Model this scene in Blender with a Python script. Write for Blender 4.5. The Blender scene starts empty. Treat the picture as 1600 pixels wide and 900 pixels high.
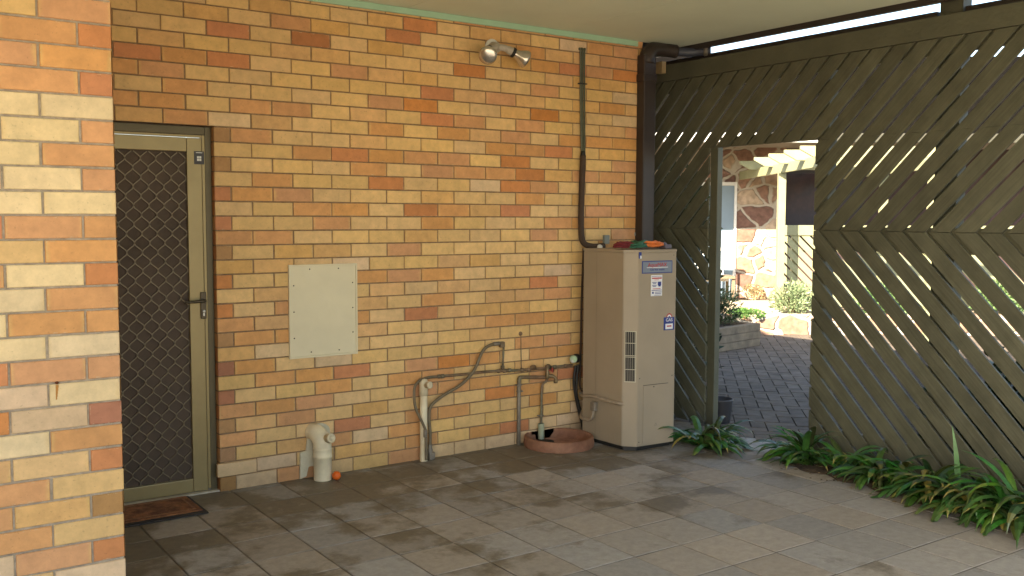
import bpy, bmesh, math, random
from mathutils import Vector, Matrix
R = math.radians
random.seed(7)
S = bpy.context.scene
col = S.collection

# ---------------------------------------------------------------- camera
AX = [(0.81942268, -0.57317965, 0.00339862), (-0.03895696, -0.06160685, -0.99733994), (0.57186434, 0.81711057, -0.07281139)]
FPX = 1512.0
CAM = Vector((0, -5.48, 1.59))
right, down, fwd = [Vector(a) for a in AX]
cd = bpy.data.cameras.new('camera'); cam = bpy.data.objects.new('camera', cd); col.objects.link(cam)
cam.matrix_world = Matrix(((right.x, -down.x, -fwd.x, CAM.x), (right.y, -down.y, -fwd.y, CAM.y), (right.z, -down.z, -fwd.z, CAM.z), (0, 0, 0, 1)))
cd.sensor_width = 36; cd.lens = 36 * FPX / 1600; cd.clip_start = 0.05; cd.clip_end = 3000
S.camera = cam

# ---------------------------------------------------------------- light
SUN_EL, SUN_TR = 29.5, math.atan2(0.34, 0.94)          # elevation, direction the light travels in plan
w = bpy.data.worlds.new('World'); S.world = w; w.use_nodes = True
nt = w.node_tree; bg = nt.nodes['Background']
sky = nt.nodes.new('ShaderNodeTexSky'); sky.sky_type = 'NISHITA'; sky.sun_disc = False
sky.sun_elevation = R(SUN_EL)
# direction TO the sun, compass angle measured from +Y clockwise
sx, sy = -math.cos(SUN_TR), -math.sin(SUN_TR)
sky.sun_rotation = math.atan2(sx, sy)
sky.dust_density = 1.5
nt.links.new(sky.outputs[0], bg.inputs[0]); bg.inputs[1].default_value = 0.11
sd = bpy.data.lights.new('sun', 'SUN'); so = bpy.data.objects.new('sun', sd); col.objects.link(so)
sd.energy = 5.0; sd.angle = R(0.5); sd.color = (1.0, 0.86, 0.66)
tv = Vector((math.cos(SUN_TR) * math.cos(R(SUN_EL)), math.sin(SUN_TR) * math.cos(R(SUN_EL)), -math.sin(R(SUN_EL))))
so.rotation_euler = tv.to_track_quat('-Z', 'Y').to_euler(); so.location = (-20, -10, 20)
S.view_settings.view_transform = 'Standard'; S.view_settings.look = 'None'; S.view_settings.gamma = 1
S.view_settings.use_curve_mapping = False
S.view_settings.exposure = 2.32

# ---------------------------------------------------------------- helpers
def at(axis, val, px, py):
    "point measured from the photograph (1600x900 px) on the plane axis=val"
    d = right * (px - 800) + down * (py - 450) + fwd * FPX
    t = (val - CAM[axis]) / d[axis]
    return CAM + d * t
def W(px, py, y=0.0): return at(1, y, px, py)
def G(px, py, z=0.0): return at(2, z, px, py)
U2, V2 = Vector((0.8192, -0.5735, 0)), Vector((0.5735, 0.8192, 0))
def UV(u, v, z=0.0): return Vector((CAM.x, CAM.y, 0)) + U2 * u + V2 * v + Vector((0, 0, z))

MATS = {}
def mat(name, c, rough=0.6, var=0.12, scale=6.0, bump=0.0, bscale=60.0, metal=0.0, attr=False, spec=0.4, c2=None, dirt=None):
    if name in MATS: return MATS[name]
    m = bpy.data.materials.new(name); m.use_nodes = True
    n = m.node_tree.nodes; l = m.node_tree.links; b = n['Principled BSDF']
    tc = n.new('ShaderNodeTexCoord')
    no = n.new('ShaderNodeTexNoise'); no.inputs['Scale'].default_value = scale; no.inputs['Detail'].default_value = 5
    no.inputs['Roughness'].default_value = 0.62
    l.new(tc.outputs['Object'], no.inputs['Vector'])
    mr = n.new('ShaderNodeMapRange'); mr.inputs['From Min'].default_value = 0.3; mr.inputs['From Max'].default_value = 0.7
    mr.inputs['To Min'].default_value = 1 - var; mr.inputs['To Max'].default_value = 1 + var
    l.new(no.outputs['Fac'], mr.inputs['Value'])
    if attr:
        src = n.new('ShaderNodeVertexColor'); src.layer_name = 'tint'; src = src.outputs['Color']
    elif c2:
        mx = n.new('ShaderNodeMix'); mx.data_type = 'RGBA'
        mx.inputs['A'].default_value = (*c, 1); mx.inputs['B'].default_value = (*c2, 1)
        n3 = n.new('ShaderNodeTexNoise'); n3.inputs['Scale'].default_value = scale * 0.45; n3.inputs['Detail'].default_value = 6
        l.new(tc.outputs['Object'], n3.inputs['Vector'])
        r3 = n.new('ShaderNodeMapRange'); r3.inputs['From Min'].default_value = 0.42; r3.inputs['From Max'].default_value = 0.62
        l.new(n3.outputs['Fac'], r3.inputs['Value']); l.new(r3.outputs['Result'], mx.inputs['Factor'])
        src = mx.outputs['Result']
    else:
        rgb = n.new('ShaderNodeRGB'); rgb.outputs[0].default_value = (*c, 1); src = rgb.outputs[0]
    vm = n.new('ShaderNodeVectorMath'); vm.operation = 'SCALE'
    l.new(src, vm.inputs[0]); l.new(mr.outputs['Result'], vm.inputs['Scale'])
    l.new(vm.outputs['Vector'], b.inputs['Base Color'])
    b.inputs['Roughness'].default_value = rough; b.inputs['Metallic'].default_value = metal
    b.inputs['Specular IOR Level'].default_value = spec
    if bump:
        nb = n.new('ShaderNodeTexNoise'); nb.inputs['Scale'].default_value = bscale; nb.inputs['Detail'].default_value = 6
        l.new(tc.outputs['Object'], nb.inputs['Vector'])
        bp = n.new('ShaderNodeBump'); bp.inputs['Strength'].default_value = bump; bp.inputs['Distance'].default_value = 0.01
        l.new(nb.outputs['Fac'], bp.inputs['Height']); l.new(bp.outputs['Normal'], b.inputs['Normal'])
    MATS[name] = m
    return m

def link(o, parent=None):
    col.objects.link(o)
    if parent: o.parent = parent
    return o
def tag(o, label=None, cat=None, group=None, kind=None):
    if label: o['label'] = label
    if cat: o['category'] = cat
    if group: o['group'] = group
    if kind: o['kind'] = kind
    return o
def thing(name, label, cat, loc=(0, 0, 0), group=None):
    o = bpy.data.objects.new(name, None); o.empty_display_size = 0.1; o.location = loc
    link(o); return tag(o, label, cat, group)

class MB:
    "collects shapes into one mesh"
    def __init__(s): s.bm = bmesh.new(); s.cl = None; s.tint = (1, 1, 1); s.uv = None
    def face(s, vs, m=0, smooth=False):
        bv = [s.bm.verts.new(v) for v in vs]
        f = s.bm.faces.new(bv); f.material_index = m; f.smooth = smooth
        if s.cl is not None:
            for lp in f.loops: lp[s.cl] = (*s.tint, 1)
        return f
    def colors(s): s.cl = s.bm.loops.layers.float_color.new('tint'); s.uv = s.bm.loops.layers.uv.new('UVMap'); return s
    def hull8(s, p, m=0):
        for q in ((0, 1, 2, 3), (7, 6, 5, 4), (0, 4, 5, 1), (1, 5, 6, 2), (2, 6, 7, 3), (3, 7, 4, 0)):
            s.face([p[i] for i in q], m)
    def box(s, a, b, m=0, bev=0.0, rot=None):
        a = Vector(a); b = Vector(b); lo = Vector([min(a[i], b[i]) for i in range(3)]); hi = Vector([max(a[i], b[i]) for i in range(3)])
        c = (lo + hi) / 2; h = (hi - lo) / 2
        t = bmesh.new(); bmesh.ops.create_cube(t, size=2)
        for v in t.verts: v.co = Vector((v.co.x * h.x, v.co.y * h.y, v.co.z * h.z))
        if bev > 0: bmesh.ops.bevel(t, geom=list(t.edges), offset=min(bev, min(h) * 0.9), segments=2, profile=0.6, affect='EDGES')
        for f in t.faces:
            s.face([((rot @ v.co) if rot else v.co) + c for v in f.verts], m)
        t.free(); return s
    def obox(s, o, x, y, z, m=0, bev=0):
        "box from origin corner o along vectors x,y,z"
        o, x, y, z = map(Vector, (o, x, y, z))
        lx, ly, lz = x.length, y.length, z.length
        rot = Matrix((x / lx, y / ly, z / lz)).transposed()
        c = o + (x + y + z) / 2
        t = MB(); t.box((-lx / 2, -ly / 2, -lz / 2), (lx / 2, ly / 2, lz / 2), m, bev)
        for f in t.bm.faces: s.face([rot @ v.co + c for v in f.verts], m)
        t.bm.free(); return s
    def prism(s, pts, z0, z1, m=0, bev=0):
        t = bmesh.new(); vs = [t.verts.new((p[0], p[1], z0)) for p in pts]
        f = t.faces.new(vs); r = bmesh.ops.extrude_face_region(t, geom=[f])
        for v in r['geom']:
            if isinstance(v, bmesh.types.BMVert): v.co.z = z1
        bmesh.ops.recalc_face_normals(t, faces=t.faces)
        if bev: bmesh.ops.bevel(t, geom=list(t.edges), offset=bev, segments=2, affect='EDGES')
        for f in t.faces: s.face([v.co.copy() for v in f.verts], m)
        t.free(); return s
    def tube(s, pts, r, seg=10, m=0, smooth_path=True, caps=True, sub=6):
        pts = [Vector(p) for p in pts]
        rs = r if isinstance(r, (list, tuple)) else [r] * len(pts)
        if smooth_path and len(pts) > 2:
            q = []; qr = []
            for i in range(len(pts) - 1):
                p0 = pts[max(i - 1, 0)]; p1 = pts[i]; p2 = pts[i + 1]; p3 = pts[min(i + 2, len(pts) - 1)]
                for k in range(sub):
                    t = k / sub
                    q.append(0.5 * ((2 * p1) + (p2 - p0) * t + (2 * p0 - 5 * p1 + 4 * p2 - p3) * t * t + (3 * p1 - p0 - 3 * p2 + p3) * t ** 3))
                    qr.append(rs[i] * (1 - t) + rs[i + 1] * t)
            q.append(pts[-1]); qr.append(rs[-1]); pts, rs = q, qr
        rings = []; n = len(pts); up = None
        for i, p in enumerate(pts):
            d = (pts[min(i + 1, n - 1)] - pts[max(i - 1, 0)]).normalized()
            if up is None: up = Vector((0, 0, 1)) if abs(d.z) < 0.9 else Vector((0, 1, 0))
            a = d.cross(up).normalized(); up = a.cross(d).normalized()
            rings.append([s.bm.verts.new(p + (a * math.cos(2 * math.pi * k / seg) + up * math.sin(2 * math.pi * k / seg)) * rs[i]) for k in range(seg)])
        fs = []
        for i in range(n - 1):
            for k in range(seg):
                f = s.bm.faces.new((rings[i][k], rings[i][(k + 1) % seg], rings[i + 1][(k + 1) % seg], rings[i + 1][k])); f.smooth = True; fs.append(f)
        if caps: fs.append(s.bm.faces.new(rings[0][::-1])); fs.append(s.bm.faces.new(rings[-1]))
        for f in fs:
            f.material_index = m
            if s.cl is not None:
                for lp in f.loops: lp[s.cl] = (*s.tint, 1)
        return s
    def lathe(s, o, axis, prof, seg=20, m=0, arc=None):
        "prof: list of (distance along axis, radius)"
        o = Vector(o); ax = Vector(axis).normalized()
        a = ax.cross(Vector((0, 0, 1)) if abs(ax.z) < 0.9 else Vector((1, 0, 0))).normalized(); b = ax.cross(a)
        rings = []
        for d, r in prof:
            rings.append([s.bm.verts.new(o + ax * d + (a * math.cos(2 * math.pi * k / seg) + b * math.sin(2 * math.pi * k / seg)) * max(r, 1e-4)) for k in range(seg)])
        for i in range(len(prof) - 1):
            for k in range(seg):
                f = s.bm.faces.new((rings[i][k], rings[i][(k + 1) % seg], rings[i + 1][(k + 1) % seg], rings[i + 1][k])); f.smooth = True; f.material_index = m
        return s
    def build(s, name, mats, parent=None, recalc=True, sharp=None):
        if recalc: bmesh.ops.recalc_face_normals(s.bm, faces=s.bm.faces)
        me = bpy.data.meshes.new(name); s.bm.to_mesh(me); s.bm.free()
        for m in (mats if isinstance(mats, (list, tuple)) else [mats]): me.materials.append(m)
        if sharp: me.set_sharp_from_angle(angle=R(sharp))
        o = bpy.data.objects.new(name, me); link(o)
        if parent:
            o.parent = parent
            q = parent; off = Vector((0, 0, 0))
            while q: off += q.location; q = q.parent
            o.location = -off
        return o

def text_mesh(name, body, size, origin, xdir, ydir, m, parent, depth=0.0006, label=None):
    cu = bpy.data.curves.new('t', 'FONT'); cu.body = body; cu.size = size; cu.extrude = depth; cu.align_x = 'CENTER'; cu.align_y = 'CENTER'
    to = bpy.data.objects.new('t', cu); col.objects.link(to)
    dg = bpy.context.evaluated_depsgraph_get()
    me = bpy.data.meshes.new_from_object(to.evaluated_get(dg)); me.name = name
    bpy.data.objects.remove(to)
    x = Vector(xdir).normalized(); y = Vector(ydir).normalized(); z = x.cross(y)
    mt = Matrix((x, y, z)).transposed().to_4x4(); mt.translation = Vector(origin)
    me.transform(mt); me.materials.clear(); me.materials.append(m)
    o = bpy.data.objects.new(name, me); link(o)
    if parent:
        o.parent = parent; q = parent; off = Vector((0, 0, 0))
        while q: off += q.location; q = q.parent
        o.location = -off
    return o

# ---------------------------------------------------------------- materials
def brick_material():
    m = bpy.data.materials.new('fired_brick'); m.use_nodes = True
    n = m.node_tree.nodes; l = m.node_tree.links; b = n['Principled BSDF']
    vc = n.new('ShaderNodeVertexColor'); vc.layer_name = 'tint'
    tc = n.new('ShaderNodeTexCoord')
    uvs = n.new('ShaderNodeSeparateXYZ'); l.new(tc.outputs['UV'], uvs.inputs[0])
    # yellow flashed rims: distance from the brick's centre along its length plus noise
    ab = n.new('ShaderNodeMath'); ab.operation = 'SUBTRACT'; l.new(uvs.outputs[0], ab.inputs[0]); ab.inputs[1].default_value = 0.5
    ab2 = n.new('ShaderNodeMath'); ab2.operation = 'ABSOLUTE'; l.new(ab.outputs[0], ab2.inputs[0])
    no = n.new('ShaderNodeTexNoise'); no.inputs['Scale'].default_value = 9; no.inputs['Detail'].default_value = 4
    l.new(tc.outputs['Object'], no.inputs['Vector'])
    ad = n.new('ShaderNodeMath'); ad.operation = 'MULTIPLY_ADD'; l.new(no.outputs['Fac'], ad.inputs[0]); ad.inputs[1].default_value = 0.16; l.new(ab2.outputs[0], ad.inputs[2])
    mr = n.new('ShaderNodeMapRange'); l.new(ad.outputs[0], mr.inputs['Value'])
    mr.inputs['From Min'].default_value = 0.53; mr.inputs['From Max'].default_value = 0.585; mr.inputs['To Max'].default_value = 0.55
    fl_ = n.new('ShaderNodeMath'); fl_.operation = 'MULTIPLY'; l.new(mr.outputs['Result'], fl_.inputs[0]); l.new(vc.outputs['Alpha'], fl_.inputs[1])
    mx = n.new('ShaderNodeMix'); mx.data_type = 'RGBA'
    l.new(fl_.outputs[0], mx.inputs['Factor']); l.new(vc.outputs['Color'], mx.inputs['A']); mx.inputs['B'].default_value = (0.62, 0.41, 0.15, 1)
    # chipped arrises: distance to the brick's edge against noise
    def m_(op, a, b=None):
        q = n.new('ShaderNodeMath'); q.operation = op
        for k, v in enumerate((a, b)):
            if v is None: continue
            if isinstance(v, (int, float)): q.inputs[k].default_value = v
            else: l.new(v, q.inputs[k])
        return q.outputs[0]
    eu = m_('MULTIPLY', m_('SUBTRACT', 0.5, ab2.outputs[0]), 0.24)
    ev = m_('MULTIPLY', m_('SUBTRACT', 0.5, m_('ABSOLUTE', m_('SUBTRACT', uvs.outputs[1], 0.5))), 0.084)
    ed = m_('MINIMUM', eu, ev)
    nc = n.new('ShaderNodeTexNoise'); nc.inputs['Scale'].default_value = 38; nc.inputs['Detail'].default_value = 6; nc.inputs['Roughness'].default_value = 0.7
    l.new(tc.outputs['Object'], nc.inputs['Vector'])
    cw_ = m_('MULTIPLY', m_('SUBTRACT', nc.outputs['Fac'], 0.53), 0.032)
    chip = m_('GREATER_THAN', cw_, ed)
    mc = n.new('ShaderNodeMix'); mc.data_type = 'RGBA'; l.new(m_('MULTIPLY', chip, 0.55), mc.inputs['Factor']); l.new(mx.outputs['Result'], mc.inputs['A']); mc.inputs['B'].default_value = (0.60, 0.47, 0.30, 1)
    # cloudy firing colour + fine specks + pale scuffs
    n2 = n.new('ShaderNodeTexNoise'); n2.inputs['Scale'].default_value = 14; n2.inputs['Detail'].default_value = 8; n2.inputs['Roughness'].default_value = 0.7
    l.new(tc.outputs['Object'], n2.inputs['Vector'])
    r2 = n.new('ShaderNodeMapRange'); r2.inputs['From Min'].default_value = 0.3; r2.inputs['From Max'].default_value = 0.7; r2.inputs['To Min'].default_value = 0.84; r2.inputs['To Max'].default_value = 1.14
    l.new(n2.outputs['Fac'], r2.inputs['Value'])
    n3 = n.new('ShaderNodeTexNoise'); n3.inputs['Scale'].default_value = 90; n3.inputs['Detail'].default_value = 3
    l.new(tc.outputs['Object'], n3.inputs['Vector'])
    r3 = n.new('ShaderNodeMapRange'); r3.inputs['From Min'].default_value = 0.27; r3.inputs['From Max'].default_value = 0.36; r3.inputs['To Min'].default_value = 0.8; r3.inputs['To Max'].default_value = 1
    l.new(n3.outputs['Fac'], r3.inputs['Value'])
    mu = n.new('ShaderNodeMath'); mu.operation = 'MULTIPLY'; l.new(r2.outputs['Result'], mu.inputs[0]); l.new(r3.outputs['Result'], mu.inputs[1])
    # grime in the last courses above the paving
    sz = n.new('ShaderNodeSeparateXYZ'); l.new(tc.outputs['Object'], sz.inputs[0])
    nb_ = n.new('ShaderNodeTexNoise'); nb_.inputs['Scale'].default_value = 1.7; nb_.inputs['Detail'].default_value = 6; l.new(tc.outputs['Object'], nb_.inputs['Vector'])
    gz = n.new('ShaderNodeMapRange'); l.new(m_('ADD', sz.outputs[2], m_('MULTIPLY', nb_.outputs['Fac'], -0.35)), gz.inputs['Value'])
    gz.inputs['From Min'].default_value = -0.17; gz.inputs['From Max'].default_value = 0.02; gz.inputs['To Min'].default_value = 0.72; gz.inputs['To Max'].default_value = 1.0
    gl = n.new('ShaderNodeMapRange'); l.new(nb_.outputs['Fac'], gl.inputs['Value']); gl.inputs['From Min'].default_value = 0.3; gl.inputs['From Max'].default_value = 0.7; gl.inputs['To Min'].default_value = 0.91; gl.inputs['To Max'].default_value = 1.07
    tot = m_('MULTIPLY', m_('MULTIPLY', mu.outputs[0], gz.outputs['Result']), gl.outputs['Result'])
    vm = n.new('ShaderNodeVectorMath'); vm.operation = 'SCALE'; l.new(mc.outputs['Result'], vm.inputs[0]); l.new(tot, vm.inputs['Scale'])
    l.new(vm.outputs['Vector'], b.inputs['Base Color'])
    b.inputs['Roughness'].default_value = 0.62; b.inputs['Specular IOR Level'].default_value = 0.35
    bp = n.new('ShaderNodeBump'); bp.inputs['Strength'].default_value = 0.35; bp.inputs['Distance'].default_value = 0.004
    l.new(m_('ADD', n2.outputs['Fac'], m_('MULTIPLY', chip, -0.9)), bp.inputs['Height']); l.new(bp.outputs['Normal'], b.inputs['Normal'])
    return m
BRICK = brick_material()
MORTAR = mat('mortar', (0.27, 0.18, 0.10), 0.9, 0.3, 30, 0.6, 120)
MORTAR_PIER = mat('mortar_grey', (0.36, 0.30, 0.22), 0.9, 0.25, 30, 0.6, 120)
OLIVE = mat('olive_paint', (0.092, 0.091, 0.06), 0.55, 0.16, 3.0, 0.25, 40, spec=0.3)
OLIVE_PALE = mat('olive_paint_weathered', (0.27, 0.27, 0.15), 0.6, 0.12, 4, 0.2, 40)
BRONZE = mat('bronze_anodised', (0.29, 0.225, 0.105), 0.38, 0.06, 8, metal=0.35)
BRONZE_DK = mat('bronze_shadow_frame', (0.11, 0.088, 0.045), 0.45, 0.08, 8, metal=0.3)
DARKSCREEN = mat('dark_flyscreen', (0.085, 0.060, 0.042), 0.8, 0.2, 3, 0.1, 300)
BEIGE = mat('beige_enamel', (0.33, 0.268, 0.192), 0.42, 0.07, 2.2, 0.03, 12, c2=(0.285, 0.24, 0.175))
CREAM = mat('cream_paint', (0.70, 0.62, 0.42), 0.5, 0.05, 4, 0.1, 80)
PVC = mat('weathered_pvc', (0.72, 0.63, 0.43), 0.5, 0.12, 9, c2=(0.62, 0.52, 0.34))
RENDER = mat('cement_patch', (0.58, 0.52, 0.37), 0.85, 0.15, 12, 0.5, 60)
COPPER = mat('dull_copper_pipe', (0.21, 0.135, 0.08), 0.55, 0.35, 16, 0.2, 90, metal=0.3, c2=(0.17, 0.16, 0.105))
GALV = mat('grey_coated_pipe', (0.22, 0.19, 0.15), 0.6, 0.2, 20, metal=0.2)
HOSE = mat('aged_rubber_hose', (0.16, 0.125, 0.075), 0.6, 0.2, 20)
BLACK = mat('black_rubber', (0.018, 0.017, 0.016), 0.5, 0.2, 10)
DKBROWN = mat('dark_brown_paint', (0.035, 0.026, 0.022), 0.4, 0.15, 6)
SLATEBLUE = mat('grey_blue_pvc', (0.05, 0.055, 0.075), 0.4, 0.1, 6)
LAGGING = mat('brown_foam_lagging', (0.055, 0.034, 0.022), 0.8, 0.2, 20)
CABLE = mat('dull_green_cable', (0.075, 0.085, 0.05), 0.55, 0.25, 20)
TERRA = mat('terracotta', (0.22, 0.10, 0.058), 0.85, 0.3, 10, 0.4, 70, c2=(0.29, 0.15, 0.09))
WHITEP = mat('white_paint', (0.7, 0.7, 0.66), 0.5, 0.08, 8)
SOFFIT = mat('painted_soffit', (0.70, 0.76, 0.60), 0.7, 0.04, 2.0, 0.05, 60)
MINT = mat('mint_paint', (0.36, 0.55, 0.38), 0.5, 0.06, 5)
SILVER = mat('reflector_silver', (0.62, 0.58, 0.52), 0.22, 0.05, 10, metal=0.85)
ZINC = mat('zinc_metal', (0.45, 0.44, 0.40), 0.4, 0.1, 20, metal=0.8)

# ---------------------------------------------------------------- ground
g = MB(); g.face([(-400, -400, -0.06), (400, -400, -0.06), (400, 400, -0.06), (-400, 400, -0.06)])
tag(g.build('ground', mat('dry_ground', (0.30, 0.25, 0.17), 0.9, 0.25, 0.6, 0.3, 5)), kind='structure')
g = MB(); g.box((-14, -30, -0.058), (5.3, -6.56, -0.006))
tag(g.build('driveway', mat('pale_concrete', (0.52, 0.44, 0.33), 0.85, 0.12, 1.2, 0.2, 30)), kind='structure')

def tile_material():
    m = bpy.data.materials.new('concrete_paver'); m.use_nodes = True
    n = m.node_tree.nodes; l = m.node_tree.links; b = n['Principled BSDF']
    vc = n.new('ShaderNodeVertexColor'); vc.layer_name = 'tint'; tc = n.new('ShaderNodeTexCoord')
    def noise(sc, det, rg=0.6):
        q = n.new('ShaderNodeTexNoise'); q.inputs['Scale'].default_value = sc; q.inputs['Detail'].default_value = det; q.inputs['Roughness'].default_value = rg
        l.new(tc.outputs['Object'], q.inputs['Vector']); return q.outputs['Fac']
    def rng(src, a, c, d, e):
        q = n.new('ShaderNodeMapRange'); l.new(src, q.inputs['Value'])
        for k, v in zip(('From Min', 'From Max', 'To Min', 'To Max'), (a, c, d, e)): q.inputs[k].default_value = v
        return q.outputs['Result']
    # damp olive-brown staining, heavier in a band along the wall
    sp = n.new('ShaderNodeSeparateXYZ'); l.new(tc.outputs['Object'], sp.inputs[0])
    band = rng(sp.outputs[1], -2.2, -0.1, -0.10, 0.13)
    sm = n.new('ShaderNodeMath'); sm.operation = 'ADD'; l.new(noise(2.3, 7, 0.68), sm.inputs[0]); l.new(band, sm.inputs[1])
    va = n.new('ShaderNodeMath'); va.operation = 'ADD'; l.new(sm.outputs[0], va.inputs[0])
    al = n.new('ShaderNodeMapRange'); l.new(vc.outputs['Alpha'], al.inputs['Value']); al.inputs['To Min'].default_value = -0.07; al.inputs['To Max'].default_value = 0.07
    l.new(al.outputs['Result'], va.inputs[1])
    stain = rng(va.outputs[0], 0.50, 0.60, 0, 0.82)
    mx = n.new('ShaderNodeMix'); mx.data_type = 'RGBA'; l.new(stain, mx.inputs['Factor']); l.new(vc.outputs['Color'], mx.inputs['A'])
    mx.inputs['B'].default_value = (0.135, 0.108, 0.066, 1)
    s1 = rng(noise(22, 8, 0.7), 0.3, 0.7, 0.82, 1.15)
    vm = n.new('ShaderNodeVectorMath'); vm.operation = 'SCALE'; l.new(mx.outputs['Result'], vm.inputs[0]); l.new(s1, vm.inputs['Scale'])
    l.new(vm.outputs['Vector'], b.inputs['Base Color'])
    l.new(rng(stain, 0, 1, 0.72, 0.5), b.inputs['Roughness']); b.inputs['Specular IOR Level'].default_value = 0.35
    bp = n.new('ShaderNodeBump'); bp.inputs['Strength'].default_value = 0.3; bp.inputs['Distance'].default_value = 0.004
    l.new(noise(70, 5), bp.inputs['Height']); l.new(bp.outputs['Normal'], b.inputs['Normal'])
    return m
TILE = tile_material()
gx = [1.83 + 0.2995 * k for k in range(-15, 13)]
gx = [x for x in gx if x < 5.40] + [5.42]
gy = [0.06, -0.06, -0.357, -0.647, -0.92, -1.225, -1.52, -1.845, -2.17, -2.505, -2.845, -3.15] + [-3.15 - 0.31 * k for k in range(1, 12)]
g = MB(); g.colors()
rt = random.Random(3)
g.tint = (0.13, 0.11, 0.085)
g.box((-3.4, -6.56, -0.056), (5.42, 0.06, -0.004))
for i in range(len(gx) - 1):
    for j in range(len(gy) - 1):
        x0, x1 = gx[i] + 0.003, gx[i + 1] - 0.003; y1, y0 = gy[j] - 0.003, gy[j + 1] + 0.003
        cx = (x0 + x1) / 2; cy = (y0 + y1) / 2
        if cx > 5.0 and cy < -1.5: continue
        k = rt.uniform(0.86, 1.12); wv = rt.uniform(-0.015, 0.02)
        g.tint = (0.335 * k + wv, 0.305 * k, 0.26 * k - wv)
        al = rt.random()
        dz = [rt.uniform(-0.0015, 0.0015) for _ in range(4)]
        c = 0.004; e = 0.003
        top = [(x0 + c, y0 + c, dz[0]), (x1 - c, y0 + c, dz[1]), (x1 - c, y1 - c, dz[2]), (x0 + c, y1 - c, dz[3])]
        low = [(x0, y0, dz[0] - e), (x1, y0, dz[1] - e), (x1, y1, dz[2] - e), (x0, y1, dz[3] - e)]
        f = g.face(top)
        for lp in f.loops: lp[g.cl] = (*g.tint, al)
        for q in range(4):
            f = g.face([low[q], low[(q + 1) % 4], top[(q + 1) % 4], top[q]])
            kk = 0.85
            for lp in f.loops: lp[g.cl] = (g.tint[0] * kk, g.tint[1] * kk, g.tint[2] * kk, al)
tag(g.build('patio_paving', TILE), kind='structure')

# herringbone clay pavers beyond the fence
PAVER = mat('grey_clay_paver', (0.2, 0.2, 0.2), 0.97, 0.2, 9, 0.4, 60, attr=True, spec=0.08)
g = MB(); g.colors(); g.tint = (0.065, 0.055, 0.043)
g.box((5.424, -12, -0.056), (16, 9, -0.012))
L, B2 = 0.23, 0.115
ang = R(45)
ca, sa = math.cos(ang), math.sin(ang)
rt = random.Random(11)
for a in range(-80, 80):
    for b in range(-80, 80):
        # herringbone cell: one horizontal + one vertical brick, lattice (L-B2 steps)
        ox = a * B2 + b * 2 * L * 0.5; 
        bx, by = a * B2 + b * L, a * B2 - b * L
        for (x0, y0, x1, y1) in ((bx, by, bx + L, by + B2), (bx, by + B2, bx + B2, by + B2 + L)):
            cx = (x0 + x1) / 2; cy = (y0 + y1) / 2
            X = cx * ca - cy * sa + 9; Y = cx * sa + cy * ca
            if not (5.44 < X < 12.6 and -5 < Y < 5.4): continue
            if (X - CAM.x) * 0.5735 + (Y - CAM.y) * 0.8192 > 13.2: continue
            k = rt.uniform(0.75, 1.2); k = 1 + (k - 1) * .6; g.tint = (0.165 * k, 0.133 * k, 0.102 * k)
            z = rt.uniform(-0.002, 0.002); q = 0.0045
            P = [((px_ * ca - py_ * sa + 9), (px_ * sa + py_ * ca)) for px_, py_ in ((x0 + q, y0 + q), (x1 - q, y0 + q), (x1 - q, y1 - q), (x0 + q, y1 - q))]
            g.face([(p[0], p[1], z) for p in P])
            for e_ in range(4):
                p, r_ = P[e_], P[(e_ + 1) % 4]
                g.face([(p[0], p[1], -0.011), (r_[0], r_[1], -0.011), (r_[0], r_[1], z), (p[0], p[1], z)])
tag(g.build('courtyard_paving', PAVER), kind='structure')

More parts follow.
